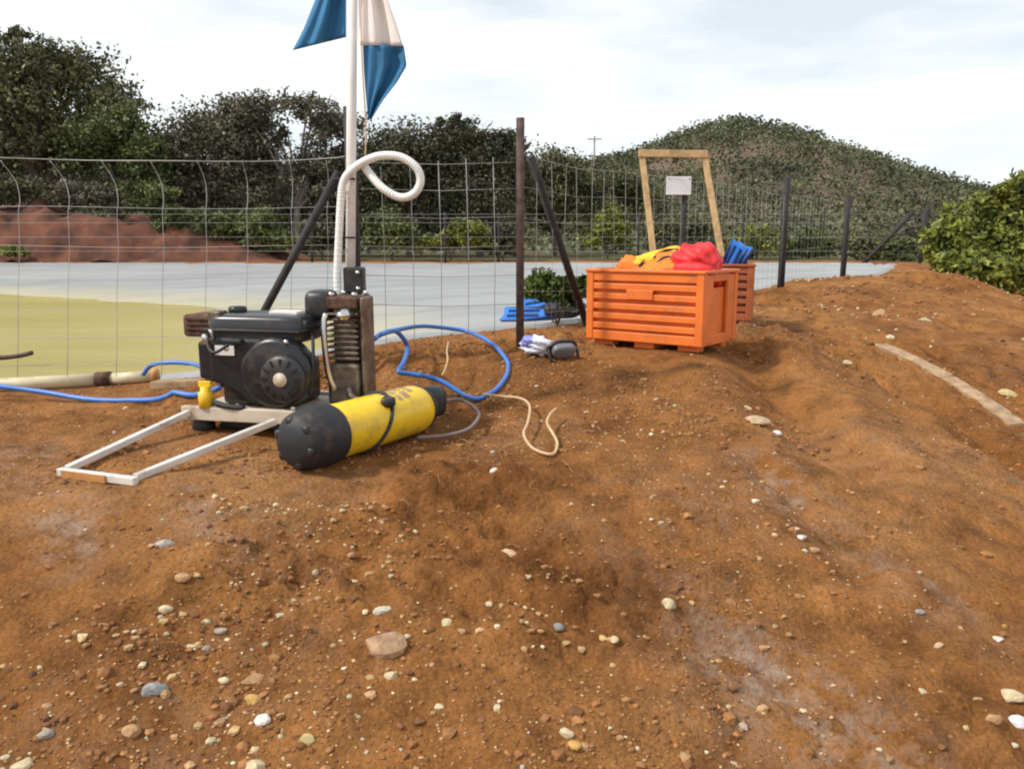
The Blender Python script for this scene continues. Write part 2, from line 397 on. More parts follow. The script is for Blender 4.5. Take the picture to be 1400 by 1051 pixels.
M['bluehose'] = mat('blue_hose', (.045, .17, .52), .42, var=.12, scale=8, dirt=.1, dirtcol=(.28, .22, .2))
M['greyhose'] = mat('grey_hose', (.20, .15, .14), .6)
M['cord'] = mat('tan_cord', (.56, .38, .21), .9)
M['crate'] = mat('orange_crate_plastic', (.72, .165, .022), .5, var=.12, scale=7, dirt=.34, dirtcol=(.44, .13, .035))
M['crate2'] = mat('brown_orange_crate', (.33, .085, .026), .6, var=.2, dirt=.25, dirtcol=(.16, .06, .03))
M['vorange'] = mat('orange_fabric', (.88, .20, .012), .7, bump=.25, bscale=40)
M['vyellow'] = mat('yellow_orange_fabric', (.95, .48, .015), .7, bump=.25, bscale=40)
M['vred'] = mat('red_fabric', (.72, .025, .03), .55, var=.2, bump=.25, bscale=30)
M['strap'] = mat('dark_strap', (.03, .03, .035), .8)
M['finblue'] = mat('blue_fin_rubber', (.02, .17, .62), .4)
M['findark'] = mat('dark_blue_fin_rib', (.008, .03, .12), .5)
M['flagblue'] = mat('flag_blue', (.025, .155, .32), .8, var=.12, scale=6)
M['flagwhite'] = mat('flag_white', (.84, .78, .74), .85, var=.05, scale=6)
for k in ('flagblue', 'flagwhite'):
    n = M[k].node_tree; n.nodes['Principled BSDF'].inputs['Transmission Weight'].default_value = 0
M['wire'] = mat('galvanised_wire', (.38, .37, .36), .5, .3, var=.15)
M['liner'] = None
M['sign'] = mat('sign_board', (.72, .72, .74), .5, var=.05)
M['bark'] = mat('bark', (.12, .095, .075), .9, var=.35, scale=8)
M['palebark'] = mat('pale_bark', (.30, .26, .23), .9, var=.3, scale=6)
M['bag'] = mat('white_plastic_bag', (.72, .73, .80), .35, var=.1, scale=20)
M['bagblue'] = mat('blue_bag_print', (.24, .26, .62), .4)
M['maskgrey'] = mat('grey_silicone', (.17, .17, .18), .4)
M['glass'] = mat('mask_lens', (.10, .12, .13), .08)
M['road'] = mat('pale_gravel', (.52, .49, .44), .95, var=.2, scale=3)
STONE = attr_mat('stone')

# ------------------------------------------------------------------ ground sheet
def graded(lo, hi, a, b, step, grow, growb=None):
    c = list(np.arange(a, b, step)); s = step; v = b
    while v < hi: c.append(v); s *= grow; v += s
    c.append(hi); s = step; v = a - step
    while v > lo: c.insert(0, v); s *= (growb or grow); v -= s
    c.insert(0, lo); return np.array(c)
xs = graded(-900, 900, -2.0, 2.2, .014, 1.046); ys = graded(-60, 1500, 1.05, 4.5, .0122, 1.028, 1.2)
X, Y = np.meshgrid(xs, ys); sh = X.shape
D = sdf(X, Y)
Z = Hf(X, Y)
Z = np.where(D > -.1, Z - .03 * smooth(-.1, 0.02, D) - np.minimum(1.9, 1.3 * np.maximum(D, 0)), Z)
dust = np.zeros(sh)
for (px, py, r, a) in ((1110, 950, .14, 1.), (1030, 930, .10, .8), (1240, 790, .10, .55), (1085, 690, .10, .6), (1060, 655, .08, .6), (960, 700, .12, .35), (105, 708, .10, .8), (265, 705, .10, .7), (90, 740, .08, .8), (340, 640, .07, .7), (1270, 830, .12, .4), (1180, 1020, .10, .6), (820, 740, .10, .4), (1000, 1010, .12, .3), (1330, 640, .25, .3), (30, 640, .15, .5), (210, 600, .12, .3)):
    p = G(px, py); dust += a * np.exp(-(((X - p.x) * .6 - (Y - p.y) * .8) ** 2 * .5 + ((X - p.x) * .8 + (Y - p.y) * .6) ** 2 * 2.6) / (2 * r * r)) * 0.8
dust += .22 * smooth(.3, .9, fbm(X * 1.7 + 5, Y * 1.7, 4, 5))
veg = np.maximum(smooth(18.6, 20.5, Y), smooth(8, 12, X) * smooth(6, 10, Y)) * 1.0
veg = np.maximum(veg, smooth(17, 20, -X))
nx, ny = len(xs), len(ys)
ii = np.arange(nx * ny).reshape(ny, nx)
Fq = np.stack([ii[:-1, :-1], ii[:-1, 1:], ii[1:, 1:], ii[1:, :-1]], -1).reshape(-1, 4)
gr = np_mesh('ground', np.c_[X.ravel(), Y.ravel(), Z.ravel()], Fq, SOIL, smoothf=True, colors={'dust': np.clip(dust, 0, 1).ravel(), 'veg': veg.ravel()})
gr['kind'] = 'structure'

# ------------------------------------------------------------------ pond liner and water
WZ = EYE - .90
LIN = bpy.data.materials.new('grey_pond_liner'); LIN.use_nodes = True; t2 = LIN.node_tree; b = t2.nodes['Principled BSDF']; b.inputs['Roughness'].default_value = .55
g2 = N(t2, 'ShaderNodeNewGeometry')
mpn = N(t2, 'ShaderNodeMapping'); mpn.inputs['Rotation'].default_value = (0, 0, .5); mpn.inputs['Scale'].default_value = (.5, 2.2, 1); t2.links.new(g2.outputs['Position'], mpn.inputs['Vector'])
l1 = ramp(tn(.8, 7, .65, mpn.outputs[0], t=t2, g=g2).outputs['Fac'], [(.3, (.22, .225, .225)), (.55, (.31, .315, .315)), (.75, (.37, .37, .365))], t=t2)
aw = N(t2, 'ShaderNodeAttribute'); aw.attribute_name = 'silt'
ln = ramp(tn(3, 5, .6, t=t2, g=g2).outputs['Fac'], [(.3, .55), (.7, 1.0)], t=t2)
lm = N(t2, 'ShaderNodeMath', operation='MULTIPLY'); t2.links.new(aw.outputs['Fac'], lm.inputs[0]); t2.links.new(ln.outputs[0], lm.inputs[1])
lc = mixc(lm.outputs[0], l1.outputs[0], (.46, .41, .24), t=t2)
t2.links.new(lc, b.inputs['Base Color'])
gx = np.r_[np.arange(-16, -4, .25), np.arange(-4, 8.4, .1)]; gy = np.r_[np.arange(3.6, 7, .06), np.arange(7, 17.8, .12)]
LX, LY = np.meshgrid(gx, gy); LD = sdf(LX, LY)
nearp = np.array([tuple(q) for q in POND[:10]])
dn_ = np.full(LX.shape, 1e9)
for i in range(9):
    ax, ay = nearp[i]; ex, ey = nearp[i + 1] - nearp[i]
    tt = np.clip(((LX - ax) * ex + (LY - ay) * ey) / (ex * ex + ey * ey), 0, 1)
    dn_ = np.minimum(dn_, np.hypot(LX - ax - tt * ex, LY - ay - tt * ey))
rim = H(LX, LY) + .012
slope = .42 - .22 * smooth(.5, 4, LX)
zn = rim - slope * dn_
yw = np.interp(LX, [-16, -9, -4.75, -2.8, -1.4, -.4, 8], [14.6, 14, 11.6, 10.0, 7.4, 4.2, 4])
zf = EYE - .46 - .44 * (17.25 - LY) / (17.25 - yw)
LZ = np.where(LD > 0, np.maximum(np.maximum(zn, zf), EYE - 1.5), rim + .004)
edge = -.13 - .06 * fbm(LX * 2.2, LY * 2.2, 3, 3)
LZ = LZ - .10 * smooth(edge + .03, edge - .05, LD)
LZ = LZ + np.where(LD > .15, .014 * fbm((LX * .6 + LY * .5) * 1.2, (LX * -.5 + LY * .4) * 3.2, 3, 4), .006 * fbm(LX * 5, LY * 5, 2, 9)) 
jj = np.arange(LX.size).reshape(LX.shape); lf = np.stack([jj[:-1, :-1], jj[:-1, 1:], jj[1:, 1:], jj[1:, :-1]], -1).reshape(-1, 4)
keep = (LD.ravel()[lf] > edge.ravel()[lf] - .12).any(1)
silt = np.clip(1 - (LZ - WZ) / .14, 0, 1)
ln_o = np_mesh('pond_liner', np.c_[LX.ravel(), LY.ravel(), LZ.ravel()], lf[keep], LIN, smoothf=True, colors={'silt': silt.ravel()})
ln_o['kind'] = 'structure'
WAT = bpy.data.materials.new('murky_yellow_water'); WAT.use_nodes = True; t3 = WAT.node_tree; b = t3.nodes['Principled BSDF']
b.inputs['Roughness'].default_value = .28; b.inputs['IOR'].default_value = 1.33; b.inputs['Specular IOR Level'].default_value = .28
g3 = N(t3, 'ShaderNodeNewGeometry'); mw = N(t3, 'ShaderNodeMapping'); mw.inputs['Scale'].default_value = (.35, 1.1, 1); t3.links.new(g3.outputs['Position'], mw.inputs['Vector'])
w1 = ramp(tn(.7, 5, .6, mw.outputs[0], t=t3, g=g3).outputs['Fac'], [(.3, (.34, .28, .085)), (.7, (.44, .37, .135))], t=t3)
t3.links.new(w1.outputs[0], b.inputs['Base Color'])
mw2 = N(t3, 'ShaderNodeMapping'); mw2.inputs['Scale'].default_value = (1.0, 2.4, 1); t3.links.new(g3.outputs['Position'], mw2.inputs['Vector'])
wn = tn(6, 4, .6, mw2.outputs[0], t=t3, g=g3); wb = N(t3, 'ShaderNodeBump'); wb.inputs['Strength'].default_value = .5; wb.inputs['Distance'].default_value = .03
t3.links.new(wn.outputs['Fac'], wb.inputs['Height']); t3.links.new(wb.outputs[0], b.inputs['Normal'])
wx, wy = np.meshgrid(np.linspace(-16, 7, 47), np.linspace(4.15, 17, 40)); kw = np.arange(wx.size).reshape(wx.shape)
wf = np.stack([kw[:-1, :-1], kw[:-1, 1:], kw[1:, 1:], kw[1:, :-1]], -1).reshape(-1, 4)
wk = (sdf(wx, wy).ravel()[wf] > .02).all(1)
wo_ = np_mesh('pond_water', np.c_[wx.ravel(), wy.ravel(), np.full(wx.size, WZ)], wf[wk], WAT, smoothf=True); wo_['kind'] = 'structure'

# ------------------------------------------------------------------ red bank behind the pond, hill
bx_, by_ = np.meshgrid(np.linspace(-24, -3.2, 120), np.linspace(17.7, 24.5, 60))
prof = smooth(17.9, 19.3, by_ + .25 * fbm(bx_ * .9, by_ * .5, 3, 6)) * (1 - smooth(20.5, 24, by_))
endk = 1 - smooth(-8.6, -5.2, bx_ + .5 * fbm(bx_ * .7, by_, 3, 8))
bz = H(bx_, by_) - .05 + prof * endk * (1.15 + .25 * fbm(bx_ * .6, by_ * .6, 3, 2)) + (.12 * fbm(bx_ * 2.2, by_ * 2.2, 5, 12, .6) - .14 * np.maximum(0, fbm(bx_ * 3.1, by_ * .5, 3, 19))) * endk
kb = np.arange(bx_.size).reshape(bx_.shape)
REDB = mat('red_bank_earth', (.070, .024, .014), .95, var=.45, scale=2.2, bump=.9, bscale=6, c2=(.165, .058, .030))
bk = np_mesh('earth_bank', np.c_[bx_.ravel(), by_.ravel(), bz.ravel()], np.stack([kb[:-1, :-1], kb[:-1, 1:], kb[1:, 1:], kb[1:, :-1]], -1).reshape(-1, 4), REDB, smoothf=True); bk['kind'] = 'structure'
SIL = np.array([(-900, 245), (-300, 235), (300, 245), (700, 240), (800, 236), (850, 226), (880, 212), (930, 190), (975, 182), (1030, 193), (1090, 213), (1150, 236), (1220, 264), (1300, 294), (1500, 322), (2400, 330)], float)
DC = 150.0
def hillz(x, y):
    pxx = 700 + F * x / DC * CT
    top = (330 - (np.interp(pxx - 22, SIL[:, 0], SIL[:, 1]) + np.interp(pxx, SIL[:, 0], SIL[:, 1]) + np.interp(pxx + 22, SIL[:, 0], SIL[:, 1])) / 3) / F * DC
    k = np.where(y < DC, .10 * smooth(24, 90, y) + .90 * smooth(78, DC, y), 1 - smooth(DC, DC + 110, y))
    return EYE - 1.2 + (top + 1.2) * k + .5 * fbm(x * .06, y * .06, 4, 40) * smooth(30, 80, y)
hx_, hy_ = np.meshgrid(np.linspace(-150, 190, 150), np.linspace(24, 262, 110)); kh = np.arange(hx_.size).reshape(hx_.shape)
HILL = mat('dry_hillside', (.070, .068, .038), .95, var=.3, scale=.10, c2=(.20, .125, .085))
hl = np_mesh('hill', np.c_[hx_.ravel(), hy_.ravel(), hillz(hx_, hy_).ravel()], np.stack([kh[:-1, :-1], kh[:-1, 1:], kh[1:, 1:], kh[1:, :-1]], -1).reshape(-1, 4), HILL, smoothf=True); hl['kind'] = 'structure'

# ------------------------------------------------------------------ foliage
def leaf_quads(C, size, flat=.0, asp=.50):
    n = len(C); a = rng.normal(size=(n, 3)); a[:, 2] *= (1 - flat); a /= np.linalg.norm(a, axis=1, keepdims=True)
    bb = rng.normal(size=(n, 3)); bb -= a * (a * bb).sum(1, keepdims=True); bb /= np.linalg.norm(bb, axis=1, keepdims=True)
    s = (size * rng.uniform(.6, 1.4, n))[:, None]
    cc = np.cross(a, bb) * s * asp
    V = np.stack([C - a * s, C + cc * 1.0 - bb * 0, C + a * s, C - cc * 1.0], 1).reshape(-1, 3)
    return V, np.arange(4 * n).reshape(-1, 4)
def crown_points(ell, n):
    """ell: list of (center, (rx,ry,rz)); leaf centres gathered in clumps near the surface of each lobe"""
    out = []
    vol = np.array([e[1][0] * e[1][2] for e in ell]); vol = vol / vol.sum()
    for (c, r), w in zip(ell, vol):
        m = int(n * w * 2.9); nc = max(16, m // 60)
        d = rng.normal(size=(nc, 3)); d /= np.linalg.norm(d, axis=1, keepdims=True)
        d[:, 2] = np.where(d[:, 2] < -.55, -d[:, 2] * .6, d[:, 2])
        rad = rng.uniform(.12, 1.0, nc) ** .5 * rng.uniform(.80, 1.0, nc)
        cl = np.array(c) + d * rad[:, None] * np.array(r)
        cr = rng.uniform(.16, .34, nc) * min(r)
        k = rng.integers(0, nc, m)
        q = np.clip(rng.normal(size=(m, 3)), -1.9, 1.9); q[:, 2] *= .7
        out.append(cl[k] + q * cr[k][:, None] * .75)
    return np.concatenate(out)
LM = {'olive': leaf_mat('olive_leaves', (.036, .042, .018), (.175, .170, .075)),
      'grey': leaf_mat('grey_green_leaves', (.044, .042, .027), (.180, .160, .105)),
      'dark': leaf_mat('dark_leaves', (.025, .029, .016), (.125, .118, .066)),
      'bright': leaf_mat('bright_green_leaves', (.035, .065, .010), (.17, .22, .035)),
      'yellowish': leaf_mat('yellow_green_leaves', (.035, .055, .010), (.27, .29, .05), 3.2),
      'mid': leaf_mat('mid_green_leaves', (.042, .060, .018), (.145, .165, .050))}
def pe(px, py, rx, ry, d, dep=None):
    c = P(px, py, d); k = d / F
    return ((c.x, c.y, c.z), (rx * 1.08 * k, (dep if dep else rx * .8) * k, ry * 1.12 * k))
def tree(name, label, cat, lobes, n, lm, size, bark='bark', group=None, trunk=True, foot=None, ground=None):
    cx = np.mean([e[0][0] for e in lobes]); cy = np.mean([e[0][1] for e in lobes])
    if foot: cx, cy = foot
    gz = (ground if ground is not None else Hs(cx, cy)) - .05
    o = thing(name, label, cat, (cx, cy, gz), group)
    C = crown_points(lobes, n); C[:, 2] = np.maximum(C[:, 2], gz + .08)
    V, Fl = leaf_quads(C, size)
    np_mesh('crown', V - np.array([cx, cy, gz]), Fl, LM[lm], parent=o)
    tb = MB(); B = Vector((cx, cy, gz)); hgt = max(e[0][2] for e in lobes) - gz
    fork = B + Vector((random.uniform(-.1, .1), random.uniform(-.1, .1), hgt * .35)); r0 = .026 * hgt + .004
    tb.tube([B, B.lerp(fork, .5) + Vector((random.uniform(-.05, .05) * hgt * .3, 0, 0)), fork], [r0 * 1.25, r0 * .8], 9, sub=3)
    for (c, r) in lobes:
        for k in range(3):
            q = Vector(c) + Vector((random.uniform(-.75, .75) * r[0], random.uniform(-.7, .7) * r[1], random.uniform(-.1, .8) * r[2]))
            mid_ = fork.lerp(q, .5) + Vector((0, 0, .12 * hgt * random.uniform(-.3, 1)))
            tb.tube([fork - Vector((0, 0, .05)), mid_, q], [r0 * .55, r0 * .1], 6, sub=4)
    obj('trunk', tb, M[bark], o)
    return o
TG = 'trees behind the pond'
tree('tree', 'tallest tree at the far left with loose ragged crown against the sky', 'tree',
     [pe(30, 135, 95, 75, 23), pe(95, 110, 70, 52, 23.5), pe(150, 150, 50, 38, 23), pe(-70, 120, 100, 90, 23.5), pe(55, 92, 45, 34, 23), pe(60, 215, 120, 45, 23.4), pe(24, 55, 22, 20, 23)], 13000, 'olive', .065, group=TG)
tree('tree', 'bright green leafy tree right of the tall tree at far left', 'tree',
     [pe(160, 195, 55, 48, 22.3), pe(190, 240, 45, 50, 22.2), pe(120, 210, 40, 36, 22.5)], 5200, 'mid', .06, group=TG)
tree('tree', 'wide dome-crowned dull green tree between bright green tree and flag pole', 'tree',
     [pe(285, 215, 72, 70, 23.5), pe(335, 190, 60, 52, 24), pe(245, 240, 45, 50, 23), pe(300, 290, 70, 45, 23.6)], 9500, 'grey', .055, group=TG)
tree('tree', 'dome-crowned grey-green tree with pale branches showing, just left of flag pole', 'tree',
     [pe(395, 152, 78, 24, 24), pe(385, 190, 14, 20, 24), pe(330, 165, 40, 30, 24), pe(455, 185, 42, 45, 24), pe(352, 235, 38, 62, 24), pe(430, 250, 70, 42, 24), pe(470, 250, 40, 70, 24.5)], 7600, 'grey', .055, bark='palebark', group=TG)
tree('tree', 'dark dense tree right of the flag pole behind the white hose loop', 'tree',
     [pe(550, 225, 60, 55, 23.5), pe(520, 270, 50, 60, 23.2), pe(600, 235, 52, 62, 23.8)], 8500, 'dark', .055, group=TG)
tree('tree', 'dark rounded tree with feathery top left of the rusty fence post', 'tree',
     [pe(630, 205, 50, 44, 24), pe(680, 235, 55, 55, 24), pe(650, 280, 75, 50, 23.8), pe(620, 172, 30, 14, 24), pe(695, 210, 30, 30, 24.2)], 8500, 'dark', .055, group=TG)
tree('tree', 'lower olive tree just right of the rusty fence post', 'tree',
     [pe(755, 250, 48, 45, 27), pe(735, 290, 45, 45, 26.5), pe(790, 275, 42, 42, 27)], 6000, 'olive', .062, group=TG)
tree('tree', 'small dull tree behind the left upright of the timber frame', 'tree',
     [pe(835, 262, 42, 34, 32), pe(868, 285, 40, 40, 32), pe(820, 305, 45, 36, 31)], 4600, 'olive', .066, group=TG)
tree('tree', 'olive tree far behind the bare red bank at left edge', 'tree',
     [pe(-60, 190, 110, 90, 28), pe(80, 210, 100, 60, 28), pe(200, 260, 80, 60, 28)], 6500, 'dark', .075, group=TG)
tree('tree', 'dark tree filling the gap low behind flag pole and loop', 'tree',
     [pe(480, 290, 60, 60, 26.5), pe(400, 300, 80, 50, 27), pe(580, 300, 80, 50, 27)], 5200, 'dark', .07, group=TG)
SG = 'shrubs along the far pond edge'
def shrub(label, lobes, n, lm, size=.05, group=SG, **k): return tree('shrub', label, 'shrub', lobes, n, lm, size, group=group, **k)
def onbank(x): return float(H(np.array([x]), np.array([19.6]))[0]) + .95
shrub('dark bush on top of the red bank at the left edge', [pe(-10, 268, 48, 22, 19.7), pe(35, 262, 30, 18, 19.9)], 1700, 'olive', ground=onbank(-12.5))
shrub('dull bush on top of the red bank below the tall tree', [pe(110, 268, 42, 18, 19.8)], 1200, 'grey', ground=onbank(-10.5))
shrub('green bush spilling over the right shoulder of the red bank', [pe(205, 272, 34, 26, 19.4), pe(232, 300, 26, 26, 19.2)], 1700, 'mid', ground=onbank(-8.8) - .3)
shrub('small weed clump at the foot of red bank', [pe(20, 345, 20, 10, 17.95)], 500, 'yellowish', .04)
shrub('light green shrub beyond liner, at the right end of the red bank', [pe(285, 320, 40, 32, 19.5), pe(255, 338, 28, 18, 19.3)], 2200, 'mid')
shrub('light green shrub beyond liner, left of the slanting brace', [pe(355, 318, 40, 30, 19.6), pe(390, 335, 30, 20, 19.4)], 2200, 'mid')
shrub('dark low shrub beyond liner just left of flag pole', [pe(440, 325, 35, 28, 19.8)], 1500, 'dark')
shrub('green shrub beyond liner just right of flag pole', [pe(535, 322, 38, 30, 19.6)], 1700, 'mid')
shrub('yellow-green shrub beyond liner below the dark trees', [pe(640, 326, 32, 26, 19.5), pe(595, 335, 24, 18, 19.6)], 1800, 'yellowish')
shrub('dark green shrub beyond liner beside the rusty post', [pe(690, 332, 26, 24, 19.7)], 1300, 'dark')
shrub('yellowish shrub behind the fence right of the slanting brace', [pe(830, 320, 30, 36, 21)], 1500, 'yellowish')
shrub('olive shrub seen through the timber frame', [pe(930, 322, 55, 30, 23)], 2000, 'olive')
shrub('yellow-green bush right of the blue fin above the crates', [pe(1035, 335, 38, 24, 21), pe(1010, 345, 24, 14, 21)], 1800, 'yellowish')
shrub('grey-green bush between the two dark posts at right', [pe(1105, 338, 36, 22, 21.5)], 1500, 'mid')
shrub('low dull bush right of the thinner dark post', [pe(1180, 340, 36, 24, 20.5)], 1400, 'olive')
shrub('bush in front of the far corner post at right', [pe(1225, 345, 24, 22, 19.5)], 1100, 'mid')
shrub('grey bush behind far corner post beside the bright green bush', [pe(1270, 325, 45, 40, 24)], 1600, 'grey')
shrub('grey-green low bush far left behind red bank', [pe(40, 262, 60, 20, 21.5), pe(130, 270, 50, 16, 21.5)], 1800, 'grey', ground=H(-12, 21.5) + 1.2)
tree('bush', 'large bright green bush at the right edge behind the earth mound', 'bush',
     [pe(1345, 325, 62, 55, 13), pe(1395, 300, 55, 52, 13.2), pe(1310, 350, 45, 40, 12.8), pe(1420, 345, 60, 50, 12.8), pe(1370, 360, 50, 35, 12.5), pe(1290, 340, 30, 34, 12.9), pe(1345, 372, 55, 32, 12.2), pe(1405, 385, 55, 40, 12.2), pe(1300, 372, 32, 22, 12.4), pe(1385, 268, 45, 24, 13)], 8500, 'yellowish', .055, foot=(8.0, 12.9))
shrub('small green bush behind the swim fins at foot of brace', [pe(750, 398, 30, 26, 5.05), pe(782, 404, 22, 36, 4.95)], 1500, 'bright', .022, group=None, ground=Hs(.32, 5.0) - .03)
# hillside scrub: one mass
hc = []
for k in range(13000):
    y = 30 + 128 * random.random() ** .7; x = random.uniform(-.75, .85) * y
    if float(vnoise(np.array([x * .085]), np.array([y * .06]), 77)[0]) < -.52 and y < 85: continue
    hc.append((x, y))
hc = np.array(hc); hzv = hillz(hc[:, 0], hc[:, 1]); rr = rng.uniform(.55, 1.25, len(hc)) * (.55 + hc[:, 1] / 140)
m = 22; pts = np.repeat(np.c_[hc, hzv + rr * .45], m, 0) + np.clip(rng.normal(size=(len(hc) * m, 3)), -1.5, 1.5) * np.repeat(rr, m)[:, None] * np.array([.55, .55, .42])
V, Fl = leaf_quads(pts, .08 + .085 * np.repeat(rr, m), asp=.8); 
SCR = leaf_mat('hillside_scrub', (.038, .046, .022), (.140, .145, .068), .15)
hs = np_mesh('hillside_scrub', V, Fl, SCR); hs['kind'] = 'stuff'; tag(hs, 'olive scrub covering the hill behind the pond', 'scrub')

# gravel road glimpsed beyond the mound
rv = [(13, 21, 0), (30, 19, 0), (32, 25, 0), (13, 27, 0)]
gx2, gy2 = np.meshgrid(np.linspace(12.5, 34, 24), np.linspace(20, 26, 10)); kr = np.arange(gx2.size).reshape(gx2.shape)
rd = np_mesh('gravel_road', np.c_[gx2.ravel(), gy2.ravel(), H(gx2, gy2).ravel() + .05], np.stack([kr[:-1, :-1], kr[:-1, 1:], kr[1:, 1:], kr[1:, :-1]], -1).reshape(-1, 4), M['road'], smoothf=True); rd['kind'] = 'structure'

# ------------------------------------------------------------------ fences
FH = 1.1
def wire(parent, pts, r=.0016, name='wire'):
    mb = MB(); mb.tube(pts, r, 5); return obj(name, mb, M['wire'], parent)
def post(parent, x, y, top, r, m, name='post', sink=.15, lean=(0, 0)):
    z = Hs(x, y); mb = MB(); mb.tube([(x, y, z - sink), (x + lean[0] * .5, y + lean[1] * .5, (z + top) / 2), (x + lean[0], y + lean[1], top)], r, 10)
    return obj(name, mb, M[m], parent)
# left run
lf_ = thing('wire_fence', 'near wire mesh fence along the pond edge left of the flag pole', 'fence', (-.72, 3.72, Hs(-.72, 3.72)), 'fence round the pond')
post(lf_, -.72, 3.72, EYE + .585, .028, 'postdark')
post(lf_, -3.6, 3.74, EYE + .58, .026, 'postdark')
bb = P(292, 530, 3.72); mb = MB(); mb.tube([bb - Vector((.0, 0, .08)), P(463, 235, 3.70)], .0185, 10); obj('brace', mb, M['postdark'], lf_)
mb = MB(); mb.tube([bb - Vector((-.0, 0, .05)) + Vector((0.02,0,0)), bb + Vector((-.02, -.02, .12))], .03, 8); obj('brace_foot', mb, M['postdark'], lf_)
rows = [217, 284, 337, 381, 423, 462, 500]
for i, py in enumerate(rows):
    pts = []
    for k, px in enumerate(range(-460, 481, 40)):
        p = P(px, py, 3.745); p.z += .006 * math.sin(px * .013 + i)
        if i == 0: p.y += .05 * math.sin(px * .02) + .04; p.z += -.012 * math.sin((px - 60) * .011)
        pts.append(p)
    pts.append(Vector((-.74, 3.72, pts[-1].z)))
    wire(lf_, pts, .0022 if i == 0 else .0013)
for px in [-420, -350, -285, -210, -140, -75, -25, 25, 93, 160, 222, 281, 337, 398, 447]:
    bow = smooth(470, 60, np.array([px]))[0] * 30 + 4
    pts = [P(px - bow, 218, 3.745) + Vector((0, .05, 0)), P(px - bow * .45, 245, 3.745) + Vector((0, .06, 0)), P(px - bow * .1, 270, 3.745) + Vector((0, .03, 0)), P(px, 290, 3.745)]
    pts = catmull(pts, 4) + [P(px + 2, 340, 3.745), P(px, 400, 3.745), P(px, 470, 3.745), P(px - 1, 515, 3.745)]
    wire(lf_, pts, .0013)
# right run towards the far corner
A = Vector((.04, 4.03)); Dv = Vector((2.64, 4.04))
def fl(t_): return A + Dv * t_
rf = thing('wire_fence', 'wire fence with dark posts running from rusty post to far corner', 'fence', (.04, 4.03, Hs(.04, 4.03)), 'fence round the pond')
def fp(t_, h): q = fl(t_); return Vector((q.x, q.y, Hs(q.x, q.y) + h))
for t_, r, m_, h in ((0, .021, 'postbrown', 1.1), (.446, .02, 'postdark', .95), (1.0, .034, 'postdark', 1.1), (1.615, .036, 'postdark', 1.08), (3.26, .06, 'postdark', 1.12)):
    q = fl(t_); post(rf, q.x, q.y, Hs(q.x, q.y) + h, r, m_)
mb = MB(); mb.tube([fp(.165, -.06), fp(.02, .93)], .021, 10); obj('brace', mb, M['postdark'], rf)
for h, r in ((.93, .0014), (.78, .0009), (.63, .0009), (.50, .0009), (.38, .0009), (.27, .0009), (.16, .0009)):
    wire(rf, [fp(k * .12, h - .01 * math.sin(k * 1.9)) for k in range(28)], r)
for k in range(1, 46):
    t_ = .031 * k + random.uniform(-.003, .003); wire(rf, [fp(t_, .05), fp(t_ + random.uniform(-.002, .002), .5), fp(t_ + random.uniform(-.006, .006), .93)], .0008, 'stay_wire')
# short run between the two near posts
sr = thing('wire_fence', 'short wire fence run between flag pole and rusty post', 'fence', (-.34, 3.88, Hs(-.34, 3.88)), 'fence round the pond')
for py in (222, 258, 296, 336, 376, 416):
    wire(sr, [Vector((-.70, 3.72, P(490, py, 3.72).z)), Vector((-.33, 3.87, P(600, py, 3.87).z - .01)), Vector((.03, 4.03, P(711, py, 4.03).z))], .0016)
for k in range(1, 6):
    q = Vector((-.72, 3.72)).lerp(Vector((.04, 4.03)), k / 6); z = Hs(q.x, q.y); wire(sr, [(q.x, q.y, z + .06), (q.x + .004, q.y, z + .5), (q.x - .004, q.y, z + .92)], .0015, 'stay_wire')
# far run
ff = thing('wire_fence', 'distant post and wire fence along the far side of the pond', 'fence', (8.6, 17.5, Hs(8.6, 17.5)), 'fence round the pond')
for px in (-330, -110, 430, 610, 682, 870, 1010):
    x = (px - 700) / F * 17.6; post(ff, x, 17.6, Hs(x, 17.6) + 1.08, .026, 'postdark')
for h in (.25, .55, .85, 1.03): wire(ff, [(x, 17.57, Hs(x, 17.57) + h) for x in np.linspace(-15, 8.6, 20)], .003)
mb = MB(); mb.tube([(7.55, 17.55, Hs(7.55, 17.55) - .05), (8.5, 17.4, Hs(8.5, 17.4) + 1.08)], .05, 8); obj('brace', mb, M['postdark'], ff)

# utility pole far away
up = thing('utility_pole', 'distant utility pole with crossarm on the skyline', 'utility pole', (P(812, 240, 130).x, 130, hillz(np.array([P(812, 240, 130).x]), np.array([130.]))[0]))
q = up.location; zt = P(812, 186, 130).z
mb = MB(); mb.tube([q - Vector((0, 0, .5)), (q.x, q.y, zt)], .13, 8); obj('pole', mb, M['palebark'], up)
mb = MB(); mb.box((q.x, q.y - .15, zt - .5), (2.2, .14, .16)); obj('crossarm', mb, M['palebark'], up)

